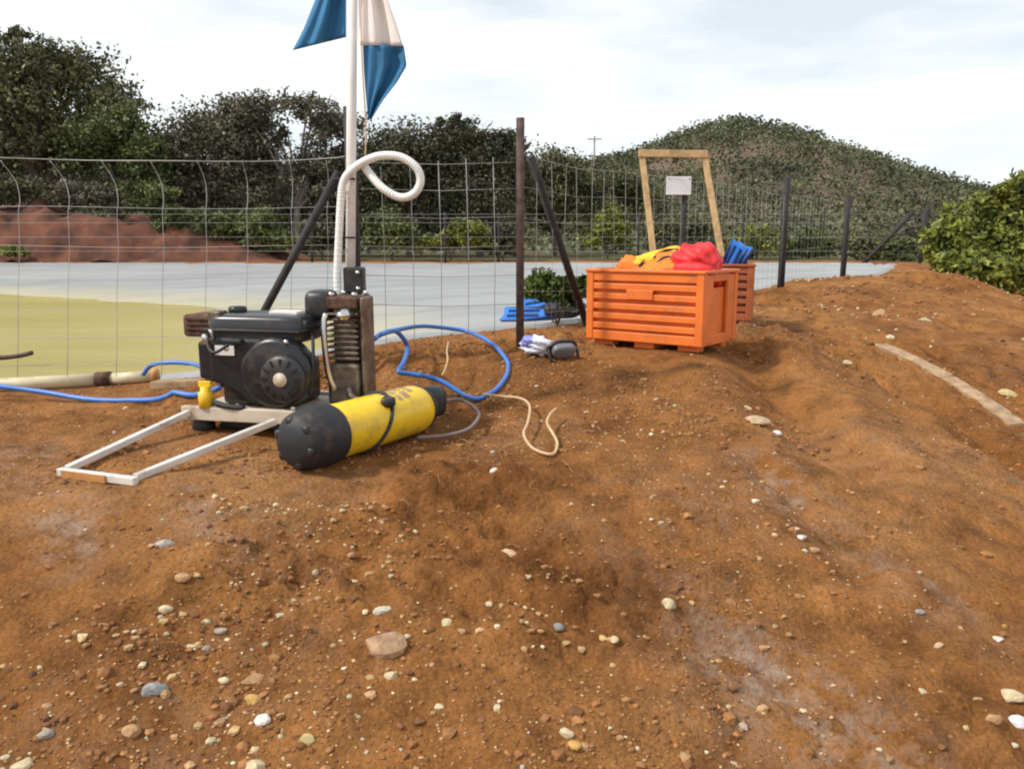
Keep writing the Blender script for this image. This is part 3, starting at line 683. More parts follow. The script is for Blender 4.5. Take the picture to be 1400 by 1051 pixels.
# ------------------------------------------------------------------ orange crates
def crate(name, label, x, y, yaw, L, Wd, h, m, group):
    z = max(Hfs(x + dx, y + dy) for dx in (-.2, 0, .2) for dy in (-.2, 0, .2)) - .012
    o = thing(name, label, 'crate', (x, y, z), group)
    T = Matrix.Translation((x, y, z)) @ Matrix.Rotation(yaw, 4, 'Z')
    pw = .042; b0 = .03
    for sx in (-1, 1):
        for sy in (-1, 1):
            mb = MB(); mb.box((sx * (L / 2 - pw / 2), sy * (Wd / 2 - pw / 2), b0 + (h - b0) / 2), (pw, pw, h - b0), T); obj('corner_post', mb, M[m], o, bevel=.006)
            mb = MB(); mb.box((sx * (L / 2 - .09), sy * (Wd / 2 - .07), .018), (.11, .07, .036), T); obj('foot', mb, M[m], o, bevel=.004)
    mb = MB(); mb.box((0, 0, .018), (.11, Wd - .06, .036), T); obj('foot', mb, M[m], o, bevel=.004)
    mb = MB(); mb.box((0, 0, b0 + .012), (L - .02, Wd - .02, .022), T); obj('base', mb, M[m], o)
    n = 7; sh_ = (h - b0) / n
    il = L - 2 * pw; iw = Wd - 2 * pw
    for sy in (-1, 1):
        mb = MB(); mb.box((0, sy * (Wd / 2 - .032), b0 + (h - b0) / 2), (il, .006, h - b0 - .01), T); obj('wall_panel', mb, M[m], o)
        for k in range(n):
            hh = sh_ * (.62 if k not in (0, n - 1) else .92); zz = b0 + sh_ * (k + .5)
            mb = MB(); mb.box((0, sy * (Wd / 2 - .0175), zz), (il + .004, .025, hh), T); obj('slat', mb, M[m], o, bevel=.004)
        mb = MB(); mb.box((-.015, sy * (Wd / 2 - .003), b0 + sh_ * 4.75), (.15, .012, sh_ * .95), T); obj('label_plate', mb, M[m], o, bevel=.003)
    for sx in (-1, 1):
        mb = MB(); mb.box((sx * (L / 2 - .028), 0, b0 + (h - b0) / 2 - .035), (.006, iw, h - b0 - .08), T); obj('wall_panel', mb, M[m], o)
        for sy in (-1, 1):
            mb = MB(); mb.box((sx * (L / 2 - .014), sy * (iw / 2 - .04), b0 + (h - b0) / 2), (.018, .08, h - b0 - .02), T); obj('end_stile', mb, M[m], o, bevel=.004)
        mb = MB(); mb.box((sx * (L / 2 - .014), 0, b0 + .025), (.018, iw - .162, .05), T); obj('end_rail', mb, M[m], o, bevel=.004)
        mb = MB(); mb.box((sx * (L / 2 - .014), 0, h - .022), (.02, iw - .162, .044), T); obj('end_rail', mb, M[m], o, bevel=.004)
    mb = MB()
    for sy in (-1, 1): mb.box((0, sy * (Wd / 2 - .012), h + .004), (L + .012, .036, .016), T)
    for sx in (-1, 1): mb.box((sx * (L / 2 - .012), 0, h + .004), (.036, Wd - .061, .016), T)
    obj('rim', mb, M[m], o, bevel=.004)
    return o, T
CG = 'orange plastic crates by the fence'
cc_ = Vector((.39, 4.25)); cn = Vector((.915, 3.85)); yaw = math.atan2(cn.y - cc_.y, cn.x - cc_.x)
Lc = (cn - cc_).length; u_ = (cn - cc_).normalized(); v_ = Vector((-u_.y, u_.x)); mid_c = (cc_ + cn) / 2 + v_ * .21
c1, T1 = crate('plastic_crate', 'front bright orange slatted crate filled with life jackets on the red soil', mid_c.x, mid_c.y, yaw, Lc, .42, .385, 'crate', CG)
c2_, T2 = crate('plastic_crate', 'rear brownish orange crate half hidden behind the front crate', 1.22, 5.12, R(-14), .58, .40, .36, 'crate2', CG)

# contents
def vest(label, T, panels, straps, mA, mB_, seed):
    """panels: (centre, size, euler, which cloth) of the foam blocks of one jacket, folded as it lies"""
    Tm = T @ Matrix.Translation(panels[0][0])
    o = thing('life_jacket', label, 'life jacket', Tm.translation, 'life jackets in the front crate')
    for k, (c, d, e, w) in enumerate(panels):
        mb = MB(); mb.sq(c, d, .5, .42, T, Euler(e), lump=.11, fr=3.6, seed=seed + k, seg=48); pn = obj(('front_panel', 'front_panel', 'collar', 'back_panel', 'side_panel')[k], mb, M[mA if w else mB_], o)
        R_ = T @ Matrix.Translation(c) @ Euler(e).to_matrix().to_4x4()
        mb = MB(); q = [(math.copysign(abs(math.cos(a)) ** .38, math.cos(a)) * d[0] * .515, math.copysign(abs(math.sin(a)) ** .38, math.sin(a)) * d[1] * .515, 0) for a in np.linspace(0, 2 * math.pi, 41)]
        mb.tube(q, .0045, 5, R_); obj('piping', mb, M[mB_ if w else mA], pn)
    for k, st in enumerate(straps):
        mb = MB(); mb.tube(st, .009, 6, T, sub=5); obj('strap', mb, M['strap'], o)
    return o
vest('orange life jacket heaped at left in the front crate', T1 @ Matrix.Translation((.03, .02, .022)),
     [((-.16, -.03, .365), (.22, .20, .075), (.35, .22, .4), 1), ((-.03, -.06, .385), (.20, .17, .07), (.55, -.18, -.2), 1), ((-.08, .02, .425), (.26, .12, .07), (.35, -.25, .15), 0), ((-.05, .05, .33), (.34, .26, .07), (.1, .1, .1), 0)],
     [[(-.14, -.10, .36), (-.12, -.02, .425), (-.10, .05, .44)]], 'vorange', 'vyellow', 3)
vest('yellow-orange life jacket lying on top of the heap in front crate', T1,
     [((.03, .05, .445), (.19, .17, .075), (.25, -.32, -.35), 1), ((.07, -.06, .425), (.16, .18, .07), (.6, -.10, .25), 0), ((.10, .10, .455), (.16, .10, .075), (.1, .25, .7), 1)],
     [[(-.02, -.06, .45), (.03, -.03, .49), (.10, .02, .49)], [(.02, -.13, .40), (.05, -.08, .455), (.13, -.05, .445)]], 'vyellow', 'vorange', 21)
Tm = T1 @ Matrix.Translation((.195, -.005, .405))
rb = thing('buoyancy_bag', 'rounded crumpled red float bag at right end of the front crate', 'float bag', Tm.translation)
mb = MB(); mb.sq((0, 0, 0), (.235, .26, .235), .8, .75, Tm, lump=.15, fr=3.6, seed=5, seg=56); bgo = obj('bag', mb, M['vred'], rb)
mb = MB(); mb.sq((.02, -.09, -.02), (.20, .10, .12), .7, .6, Tm, Euler((.3, .1, .2)), lump=.1, fr=2.4, seed=15, seg=28); obj('pocket', mb, M['vred'], bgo)
def fin(label, base_p, dirv, side, L=.5, group='blue swim fins', w=1.0):
    """dirv: from foot pocket towards blade tip; side: width direction"""
    d = Vector(dirv).normalized(); s_ = Vector(side); s_ = (s_ - d * s_.dot(d)).normalized(); n = s_.cross(d)
    T = Matrix((s_, d, n)).transposed().to_4x4(); T.translation = base_p
    o = thing('swim_fin', label, 'swim fin', base_p, group)
    mb = MB(); w0, w1 = .055 * w, .095 * w
    ol = [(-w0, 0), (w0, 0), (w1 * .85, .14), (w1, L * .62), (w1 * .9, L * .66), (0, L * .62), (-w1 * .9, L * .66), (-w1, L * .62), (-w1 * .85, .14)]
    k = len(ol); vs_ = [(x, y, -.004) for x, y in ol] + [(x, y, .005) for x, y in ol]
    mb.add(vs_, [tuple(range(k))[::-1], tuple(range(k, 2 * k))] + [(i, (i + 1) % k, (i + 1) % k + k, i + k) for i in range(k)], False, T); bl = obj('blade', mb, M['finblue'], o)
    for sx in (-1, 1):
        mb = MB(); mb.tube([(sx * w0, -.05, .0), (sx * w1 * .88, .14, .0), (sx * w1 * 1.0, L * .63, .0)], [.017, .007], 8, T); obj('side_rail', mb, M['findark'], o)
    for sx in (-.35, .35):
        mb = MB(); mb.box((sx * .1 * w, L * .36, .008), (.022 * w, L * .42, .012), T); obj('rib', mb, M['findark'], bl)
    mb = MB(); mb.sq((0, -.085, .025), (.115 * w, .25 * w, .10 * w), .7, .7, T); pk = obj('foot_pocket', mb, M['rubber'], o)
    mb = MB(); mb.tube([(-.05, -.15, .03), (-.045, -.215, .045), (0, -.235, .05), (.045, -.215, .045), (.05, -.15, .03)], .012, 6, T @ Matrix.Scale(w, 4), sub=4); obj('heel_strap', mb, M['rubber'], pk)
    return o
fin('blue swim fin sticking up out of the rear crate', P(992, 372, 4.98), P(1016, 326, 4.9) - P(992, 372, 4.98) + Vector((0, 0, 0)), (.6, -.6, .5), .30, w=.62)
fin('blue swim fin sticking up behind the first in rear crate', P(1000, 374, 5.08), P(1022, 330, 5.05) - P(1000, 374, 5.08), (.6, -.5, .5), .30, w=.62)
ga = G(752, 432); gb = G(690, 440)
def lay_fin(label, ppx, ppy, tpx, tpy, lift, L):
    a = G(ppx, ppy); b_ = G(tpx, tpy); a.z += lift; b_.z += lift * .6
    return fin(label, a, b_ - a, (0, 1, .12), L)
fa = G(752, 438, .045); fin('blue swim fin lying near the small bush, foot pocket to the right', fa, (-.97, .18, -.03), (.2, .9, .38), .50)
fa2 = G(768, 430, .13); fin('upper blue swim fin propped on the one below by the small bush', fa2, (-.93, .15, -.16), (.25, .8, .55), .46)

# ------------------------------------------------------------------ timber frame and sign
q0 = G(905, 451); q1 = G(1002, 450); y0 = 5.0
tl = P(877, 206, 5.22); tr = P(962, 207, 5.22)
bl_ = Vector((P(905, 450, 5.0).x, 5.0, 0)); bl_.z = Hs(bl_.x, 5.0) - .01
br_ = Vector((P(1004, 450, 5.0).x, 5.0, 0)); br_.z = Hs(br_.x, 5.0) - .01
tfm = thing('timber_frame', 'tall raw timber frame leaning on the fence behind the crates', 'timber frame', bl_)
for a, b_ in ((bl_, tl), (br_, tr)):
    mb = MB(); mb.bar(a, b_, .034, .040, (0, 1, 0)); obj('upright', mb, M['wood'], tfm, bevel=.003)
e = (tr - tl).normalized() * .022
mb = MB(); mb.bar(tl - e + Vector((0, -.026, -.02)), tr + e + Vector((0, -.026, -.02)), .022, .044, (0, 0, 1)); obj('top_rail', mb, M['wood'], tfm, bevel=.003)
for f_ in (.08, .38):
    a = bl_.lerp(tl, f_) + Vector((0, -.03, 0)); b_ = br_.lerp(tr, f_) + Vector((0, -.03, 0)); mb = MB(); mb.bar(a, b_, .02, .036, (0, 0, 1)); obj('rail', mb, M['wood'], tfm, bevel=.003)
sp = fl(.446); sc_ = P(928, 254, sp.y - .03)
sg = thing('notice_board', 'small white notice board fixed on a fence post inside the timber frame', 'sign', sc_)
mb = MB(); mb.box(sc_, (.175, .008, .125), rot=None); obj('board', mb, M['sign'], sg, bevel=.002)
mb = MB(); mb.box(sc_ + Vector((0, -.001, -.056)), (.172, .012, .012)); obj('bottom_strip', mb, M['pole'], sg)
for dx in (-.07, .07):
    mb = MB(); mb.tube([sc_ + Vector((dx, .0, .05)), sc_ + Vector((dx, -.008, .05))], .005, 8); obj('screw', mb, M['chrome'], sg)
mb = MB(); mb.box(sc_ + Vector((0, .012, 0)), (.05, .02, .09)); obj('bracket', mb, M['postdark'], sg)

# ------------------------------------------------------------------ dive compressor
ox, oy = -.915, 3.0; gz = Hs(ox, oy)
dc = thing('dive_compressor', 'petrol dive compressor with black engine and long aluminium handle on the soil', 'compressor', (ox, oy, gz))
T = Matrix.Translation((ox, oy, EYE)) @ Matrix.Rotation(R(-12), 4, 'Z')     # local z = height relative to the eye
PZ = -.60
mb = MB(); mb.box((.06, .0, PZ - .012), (.60, .36, .024), T); obj('base_plate', mb, M['beige'], dc, bevel=.004)
for sy in (-1, 1):
    mb = MB(); mb.box((.06, sy * .185, PZ - .012), (.62, .03, .05), T); obj('frame_rail', mb, M['alu'] if sy > 0 else M['beige'], dc, bevel=.004)
for lx, ly in ((-.2, -.14), (-.2, .14), (.33, -.14), (.33, .14)):
    mb = MB(); p = T @ Vector((lx, ly, PZ - .02)); gzz = Hfs(p.x, p.y) - EYE - .006
    mb.lathe([(.034, 0), (.042, .008), (.042, .02), (.03, (PZ - .024 - gzz))], 16, T @ Matrix.Translation((lx, ly, gzz))); obj('rubber_foot', mb, M['rubber'], dc)
mb = MB(); mb.box((.03, -.02, PZ - .055), (.36, .20, .06), T); obj('under_box', mb, M['black'], dc, bevel=.01)  # plain black box in the gap below the base plate
# engine
mb = MB(); mb.box((.0, .02, PZ + .085), (.30, .22, .17), T); obj('crankcase', mb, M['engine'], dc, bevel=.02)
oc = [(math.cos(a) * .128 * (1.0 if abs(math.cos(a)) < .8 else 1.05), math.sin(a) * .128) for a in [2 * math.pi * k / 28 for k in range(28)]]
Tc = T @ Matrix.Translation((.115, 0, PZ + .14))
mb = MB(); mb.prism(oc, -.185, -.085, Tc, True); hs_ = obj('blower_housing', mb, M['engine'], dc, bevel=.018)
mb = MB(); mb.prism([(-.27, -.03), (-.10, -.12), (.06, -.12), (.06, .12), (-.27, .125)], -.155, -.09, Tc); obj('housing_shroud', mb, M['engine'], hs_, bevel=.015)
Tr = T @ Matrix.Translation((.155, -.185, PZ + .125)) @ Matrix.Rotation(R(90), 4, 'X')
mb = MB(); mb.lathe([(.085, -.002), (.085, .012), (.074, .022), (.045, .026), (.0001, .027)], 28, Tr); rc = obj('recoil_cover', mb, M['black'], dc)
for k in range(12):
    a = k * math.pi / 6; mb = MB(); mb.box((math.cos(a) * .062, math.sin(a) * .062, .0235), (.024, .007, .008), Tr, Euler((0, 0, a))); obj('vent_rib', mb, M['engine'], rc)
mb = MB(); mb.lathe([(.025, .022), (.025, .031), (.0001, .032)], 20, Tr); obj('emblem', mb, M['beige'], rc)
mb = MB(); mb.box((-.035, -.16, PZ + .25), (.05, .03, .018), T); obj('pull_handle', mb, M['rubber'], dc, bevel=.006)
# fuel tank
mb = MB(); mb.sq((.01, -.02, PZ + .288), (.37, .24, .11), .35, .3, T); ft = obj('fuel_tank', mb, M['tankpl'], dc)
mb = MB(); mb.box((.01, -.02, PZ + .284), (.382, .252, .012), T); obj('tank_seam', mb, M['engine'], ft, bevel=.004)
mb = MB(); mb.lathe([(.03, 0), (.034, .004), (.034, .022), (.028, .028), (.0001, .03)], 18, T @ Matrix.Translation((-.10, -.03, PZ + .335))); obj('fuel_cap', mb, M['engine'], ft)
mb = MB(); mb.box((.105, -.045, PZ + .345), (.11, .06, .012), T); obj('tank_label', mb, M['pole'], ft, bevel=.002)
mb = MB(); mb.box((-.14, -.1, PZ + .325), (.05, .055, .055), T); obj('choke_bracket', mb, M['cast'], dc, bevel=.006)
# air filter / muffler at left
mb = MB(); mb.box((-.262, .05, PZ + .285), (.155, .15, .085), T); mf = obj('muffler', mb, M['rust'], dc, bevel=.014)
for k in range(4):
    mb = MB(); mb.box((-.262, -.028, PZ + .256 + k * .019), (.12, .006, .007), T); obj('louvre', mb, M['rust'], mf)
mb = MB(); mb.tube([(-.2, .09, PZ + .28), (-.17, .09, PZ + .2), (-.13, .08, PZ + .16)], .022, 10, T, sub=4); obj('exhaust_pipe', mb, M['rust'], dc)
mb = MB(); mb.lathe([(.026, 0), (.028, .05), (.02, .07)], 14, T @ Matrix.Translation((-.205, -.02, PZ + .17))); obj('fuel_bowl', mb, M['white'], dc)
mb = MB(); mb.box((-.17, -.06, PZ + .17), (.10, .12, .14), T); obj('carburettor', mb, M['engine'], dc, bevel=.012)
mb = MB(); mb.lathe([(.026, 0), (.026, .055), (.018, .06), (.018, .075)], 14, T @ Matrix.Translation((-.155, -.185, PZ + .01))); oc_ = obj('oil_filler', mb, M['yplastic'], dc)
mb = MB(); mb.box((-.155, -.185, PZ + .095), (.05, .012, .022), T); obj('grip', mb, M['yplastic'], oc_, bevel=.003)
mb = MB(); mb.tube([(-.12, -.19, PZ + .03), (-.06, -.2, PZ + .02), (.0, -.19, PZ + .015)], .011, 8, T, sub=4); obj('drain_hose', mb, M['rubber'], dc)
mb = MB(); mb.tube([(-.05, -.19, PZ + .24), (-.11, -.185, PZ + .21), (-.15, -.16, PZ + .24), (-.17, -.10, PZ + .29)], .006, 6, T, sub=5); obj('throttle_cable', mb, M['rubber'], dc)
for (lx, lz) in ((-.06, .225), (.17, .255), (.185, .02), (-.03, .02)):
    mb = MB(); mb.lathe([(.009, 0), (.009, .008), (.0001, .009)], 6, T @ Matrix.Translation((lx, -.182, PZ + lz)) @ Matrix.Rotation(R(90), 4, 'X')); obj('bolt', mb, M['chrome'], dc)
mb = MB(); mb.box((-.085, -.1575, PZ + .215), (.075, .004, .035), T); obj('highlight_plate', mb, M['pole'], dc)  # invented blank plate, its pale colour stands in for highlights on the engine
mb = MB(); mb.tube([(.2, -.05, PZ + .27), (.24, -.12, PZ + .25), (.25, -.15, PZ + .16), (.23, -.14, PZ + .06)], .006, 6, T, sub=5); obj('spark_lead', mb, M['rubber'], dc)
mb = MB(); mb.box((.0, -.135, PZ + .245), (.34, .02, .018), T); obj('control_bracket', mb, M['cast'], dc, bevel=.003)
mb = MB(); mb.tube([(-.13, -.15, PZ + .25), (-.13, -.17, PZ + .29)], .006, 8, T); obj('throttle_lever', mb, M['chrome'], dc)
mb = MB(); mb.lathe([(.014, 0), (.014, .03), (.008, .034)], 10, T @ Matrix.Translation((-.175, -.13, PZ + .235))); obj('fuel_tap', mb, M['chrome'], dc)
# compressor pump at right
Tp = T @ Matrix.Translation((.30, .07, PZ)) @ Matrix.Scale(1.13, 4, (0, 0, 1))
mb = MB(); mb.box((0, 0, .07), (.13, .16, .14), Tp); obj('pump_crankcase', mb, M['cast'], dc, bevel=.015)
for k in range(9):
    mb = MB(); mb.box((0, 0, .155 + k * .018), (.12 if k % 2 else .126, .15, .008), Tp); obj('cooling_fin', mb, M['cast'], dc, bevel=.002)
mb = MB(); mb.box((0, 0, .23), (.09, .11, .18), Tp); obj('cylinder', mb, M['cast'], dc, bevel=.01)
mb = MB(); mb.box((0, 0, .335), (.125, .15, .04), Tp); hd = obj('cylinder_head', mb, M['rust'], dc, bevel=.008)
for sx in (-1, 1):
    for sy in (-1, 1):
        mb = MB(); mb.lathe([(.011, 0), (.011, .014), (.0001, .015)], 6, Tp @ Matrix.Translation((sx * .045, sy * .055, .354))); obj('head_bolt', mb, M['chrome'], hd)
mb = MB(); mb.sq((-.10, -.02, .325), (.10, .13, .10), .5, .5, Tp); obj('intake_filter', mb, M['black'], dc)
mb = MB(); mb.tube([(-.055, -.085, .30), (-.06, -.10, .25), (-.05, -.10, .12), (-.03, -.085, .05)], .012, 8, Tp, sub=5); obj('air_pipe', mb, M['chrome'], dc)
mb = MB(); mb.box((.082, -.03, .185), (.016, .10, .34), Tp); obj('belt_guard', mb, M['cast'], dc, bevel=.006)
mb = MB(); mb.lathe([(.02, 0), (.02, .05), (.014, .055), (.014, .08)], 12, Tp @ Matrix.Translation((.03, -.095, .30)) @ Matrix.Rotation(R(90), 4, 'X') @ Matrix.Translation((0, 0, -.02))); obj('relief_valve', mb, M['chrome'], dc)
mb = MB(); mb.tube([(.03, -.10, .06), (.05, -.13, .04), (.09, -.14, .03), (.13, -.12, .035)], .013, 8, Tp, sub=4); obj('outlet_pipe', mb, M['cast'], dc)
# handle: two rails and a cross bar, from pixels on the ground
n1 = P(243, 571, 2.80); n2 = P(346, 588, 2.64); e1 = P(92, 641, 2.36); e2 = P(186, 663, 2.255)
for e_ in (e1, e2): e_.z = max(e_.z, Hfs(e_.x, e_.y) + .012)
n1b = n1 + (n1 - e1).normalized() * .08; n2b = n2 + (n2 - e2).normalized() * .10
for a, b_ in ((n1b, e1), (n2b, e2)):
    mb = MB(); mb.bar(a, b_, .022, .022); obj('handle_rail', mb, M['alu'], dc, bevel=.003)
dd = (e2 - e1).normalized() * .016
mb = MB(); mb.bar(e1 - dd + Vector((0, -.022, -.003)), e2 + dd + Vector((0, -.022, -.003)), .022, .024); cb = obj('handle_crossbar', mb, M['alu'], dc, bevel=.003)
mb = MB(); f1 = e1.lerp(e2, .02); f2 = e1.lerp(e2, .66); mb.bar(f1 + Vector((0, -.036, -.004)), f2 + Vector((0, -.036, -.004)), .008, .022); obj('handle_grip', mb, M['orangewood'], cb)

# ------------------------------------------------------------------ flag pole, flag, white intake hose
pb = P(474, 420, 3.13); pt = P(483, -190, 3.13)
fpo = thing('flag_pole', 'white flag pole clamped upright on the dive compressor', 'flag pole', pb)
mb = MB(); mb.tube([pb - Vector((0, 0, .32)), pt], .0185, 14); obj('pole', mb, M['pole'], fpo)
mb = MB(); mb.lathe([(.018, 0), (.026, .005), (.026, .02), (.0001, .03)], 12, Matrix.Translation(pt)); obj('cap', mb, M['white'], fpo)
cl = P(485, 383, 3.12); mb = MB(); mb.box(cl, (.075, .07, .10)); clo = obj('clamp', mb, M['black'], fpo, bevel=.006)
for dz in (-.03, .03):
    mb = MB(); mb.tube([cl + Vector((.02, -.03, dz)), cl + Vector((.02, -.048, dz))], .008, 6); obj('clamp_bolt', mb, M['chrome'], clo)
for py in (325, 245):
    c_ = P(474, py, 3.115); mb = MB(); mb.tube([c_ + Vector((math.cos(a) * .042 - .012, math.sin(a) * .026, 0)) for a in np.linspace(0, 2 * math.pi, 17)], .004, 6); obj('tie', mb, M['strap'], fpo)
def pole_at(py): 
    f_ = (py - 420) / (-190 - 420); return pb.lerp(pt, f_)
# cloth: grid between edges, given as pixel corner lists, waved in depth
def cloth(mb, left, right, nu, nv, d, amp, ph, M_=None, th=.0022):
    g_ = []
    for j in range(nv + 1):
        t_ = j / nv
        def at_(poly):
            s_ = t_ * (len(poly) - 1); i = min(int(s_), len(poly) - 2); f_ = s_ - i
            return (poly[i][0] + (poly[i + 1][0] - poly[i][0]) * f_, poly[i][1] + (poly[i + 1][1] - poly[i][1]) * f_)
        a, b_ = at_(left), at_(right); row = []
        for i in range(nu + 1):
            s_ = i / nu; x = a[0] + (b_[0] - a[0]) * s_; y = a[1] + (b_[1] - a[1]) * s_
            dep = d + amp * (math.sin(s_ * 8.5 + ph + t_ * 1.4) * (.35 + s_) + .5 * math.sin(s_ * 17 + t_ * 3 + ph))
            row.append(P(x, y, dep))
        g_.append(row)
    vs_ = []; fs_ = []; w = nu + 1
    for off in (0, th):
        for row in g_:
            for p in row: vs_.append(p + Vector((0, off, 0)))
    k = w * (nv + 1)
    for j in range(nv):
        for i in range(nu):
            q = [j * w + i, j * w + i + 1, (j + 1) * w + i + 1, (j + 1) * w + i]
            fs_.append(tuple(q)); fs_.append(tuple(v + k for v in q[::-1]))
    rim_ = [i for i in range(w)] + [j * w + nu for j in range(1, nv + 1)] + [nv * w + i for i in range(nu - 1, -1, -1)] + [j * w for j in range(nv - 1, 0, -1)]
    for a, b_ in zip(rim_, rim_[1:] + rim_[:1]): fs_.append((b_, a, a + k, b_ + k))
    return mb.add(vs_, fs_, True)
fg = thing('diver_flag', 'blue and white swallow-tailed flag drooping from the white pole', 'flag', P(483, -150, 3.13))
mb = MB(); cloth(mb, [(462, -120), (448, -60), (431, 0), (416, 38), (400, 69)], [(478, -150), (476, -90), (474, -30), (473, 10), (473, 51)], 14, 22, 3.13, .022, .4); obj('blue_tail', mb, M['flagblue'], fg)
mb = MB(); cloth(mb, [(488, -150), (489, -90), (490, -30), (491, 20), (492, 62)], [(500, -140), (513, -80), (526, -10), (540, 28), (551, 63)], 14, 22, 3.125, .020, 1.3); obj('white_panel', mb, M['flagwhite'], fg)
mb = MB(); cloth(mb, [(496, 61), (497, 90), (499, 118), (501, 140), (503, 163)], [(552, 63), (556, 90), (543, 112), (523, 138), (508, 163)], 14, 22, 3.125, .020, 1.3); obj('blue_tail', mb, M['flagblue'], fg)
mb = MB(); mb.tube([pole_at(-150) + Vector((.02, 0, 0)), P(495, -60, 3.12), P(494, 60, 3.12), P(500, 170, 3.12), P(499, 225, 3.12)], .0028, 6, sub=4); obj('halyard', mb, M['cord'], fg)
hp = [P(463, 412, 3.09), P(461, 380, 3.09), P(463, 330, 3.09), P(466, 275, 3.09), P(470, 248, 3.09), P(482, 232, 3.08), P(500, 220, 3.07), P(522, 213, 3.06), P(548, 215, 3.05), P(569, 229, 3.04), P(575, 248, 3.04), P(566, 265, 3.04), P(547, 270, 3.05), P(524, 258, 3.06), P(507, 240, 3.085), P(497, 226, 3.10)]
ho = thing('intake_hose', 'white ribbed air intake hose strapped to the pole and looped at top', 'hose', hp[0])
mb = MB(); mb.tube(hp, .0145, 12, sub=7); hz_ = obj('hose', mb, M['white'], ho)
cp_ = catmull([Vector(p) for p in hp], 26); mb = MB()
for k in range(3, len(cp_) - 3, 4):
    c0 = cp_[k]; dv = (cp_[k + 1] - cp_[k - 1]).normalized(); Tq = dv.to_track_quat('Z', 'Y').to_matrix().to_4x4(); Tq.translation = c0
    mb.lathe([(.0142, -.0022), (.0164, 0), (.0142, .0022)], 12, Tq)
rbo = obj('ribs', mb, M['white'], ho); rbo['kind'] = 'stuff'
mb = MB(); mb.tube([P(462, 412, 3.09), P(462, 432, 3.09)], .019, 12); obj('connector', mb, M['black'], ho)

# ------------------------------------------------------------------ scuba tank
ta = P(414, 600, 2.45); tb_ = P(578, 552, 2.99)
for q, r in ((ta, .098), (tb_, .092)): q.z = Hs(q.x, q.y) + r
ax_ = (tb_ - ta); Lt = ax_.length; axn = ax_.normalized()
Tt = axn.to_track_quat('Z', 'Y').to_matrix().to_4x4(); Tt.translation = ta
st_ = thing('scuba_tank', 'yellow scuba tank with black boot lying in front of the compressor', 'scuba tank', (ta.x, ta.y, Hs(ta.x, ta.y)))
Rk = .0905
mb = MB(); mb.lathe([(.07, .02), (Rk, .04), (Rk, Lt * .88), (Rk * .97, Lt * .92), (Rk * .85, Lt * .965), (Rk * .6, Lt * 1.0), (Rk * .36, Lt * 1.02), (.03, Lt * 1.04)], 40, Tt); body = obj('cylinder', mb, M['yellow'], st_)
mb = MB(); mb.lathe([(.0001, -.055), (.045, -.052), (.074, -.040), (.090, -.018), (.0975, .015), (.0985, .06), (.0985, .112), (.0955, .120), (Rk + .001, .120)], 40, Tt); bt = obj('boot', mb, M['rubber'], st_)
for k in range(6):
    a = k * math.pi / 3 + .3; mb = MB(); mb.sq((math.cos(a) * .068, math.sin(a) * .068, -.036), (.030, .030, .018), .6, .6, Tt, seg=12); obj('boot_lug', mb, M['black'], bt)
mb = MB(); mb.lathe([(.026, Lt * 1.03), (.026, Lt * 1.08), (.020, Lt * 1.085), (.020, Lt * 1.12), (.0001, Lt * 1.125)], 16, Tt); vl = obj('valve', mb, M['chrome'], st_)
mb = MB(); mb.lathe([(.02, 0), (.022, .01), (.022, .04), (.015, .046)], 12, Tt @ Matrix.Translation((0, 0, Lt * 1.06)) @ Matrix.Rotation(R(90), 4, 'X') @ Matrix.Translation((0, 0, .02))); obj('valve_knob', mb, M['black'], vl)
mb = MB(); mb.lathe([(Rk * .93, Lt * .945), (Rk * .95, Lt * .95), (Rk * .80, Lt * 1.0), (.05, Lt * 1.035), (.03, Lt * 1.045)], 28, Tt); obj('neck_cover', mb, M['rubber'], st_)
mb = MB(); mb.sq((0, .01, Lt * 1.10), (.10, .12, .09), .6, .6, Tt, seg=20); obj('regulator', mb, M['black'], vl)
mb = MB()                                               # band with its tail round the tank
ring = lambda z, ph, r: Tt @ Vector((math.cos(ph) * r, math.sin(ph) * r, z))
pts = [ring(Lt * (.50 + .10 * math.sin(a)), a, Rk + .003) for a in np.linspace(0, 2 * math.pi, 49)]
mb.tube(pts, .0075, 6); sb_ = obj('band', mb, M['strap'], st_)
upw = (Tt.inverted().to_3x3() @ Vector((.35, -.75, .45))); a0 = math.atan2(upw.y, upw.x)
mb = MB(); c_ = ring(Lt * .545, a0 - .25, Rk + .008); mb.sq(c_, (.05, .05, .035), .5, .5, seg=14); obj('buckle', mb, M['black'], sb_)
mb = MB()                                               # worn stencil, thin plates hugging the cylinder
up_l = Tt.inverted().to_3x3() @ Vector((.1, -.45, .88)); a1 = math.atan2(up_l.y, up_l.x)
for (z0, z1, c0, c1) in ((.58, .625, -.5, -.12), (.58, .63, .02, .32), (.645, .69, -.42, .0), (.65, .69, .1, .4), (.71, .765, -.55, -.2), (.71, .76, -.08, .34), (.785, .82, -.4, .12)):
    k = 6; vs_ = []; fs_ = []
    for z in (z0, z1):
        for i in range(k + 1): vs_.append(ring(Lt * z, a1 + c0 + (c1 - c0) * i / k, Rk + .0012))
    fs_ = [(i, i + 1, i + k + 2, i + k + 1) for i in range(k)]; mb.add(vs_, fs_, True)
obj('stencil', mb, M['print'], body)

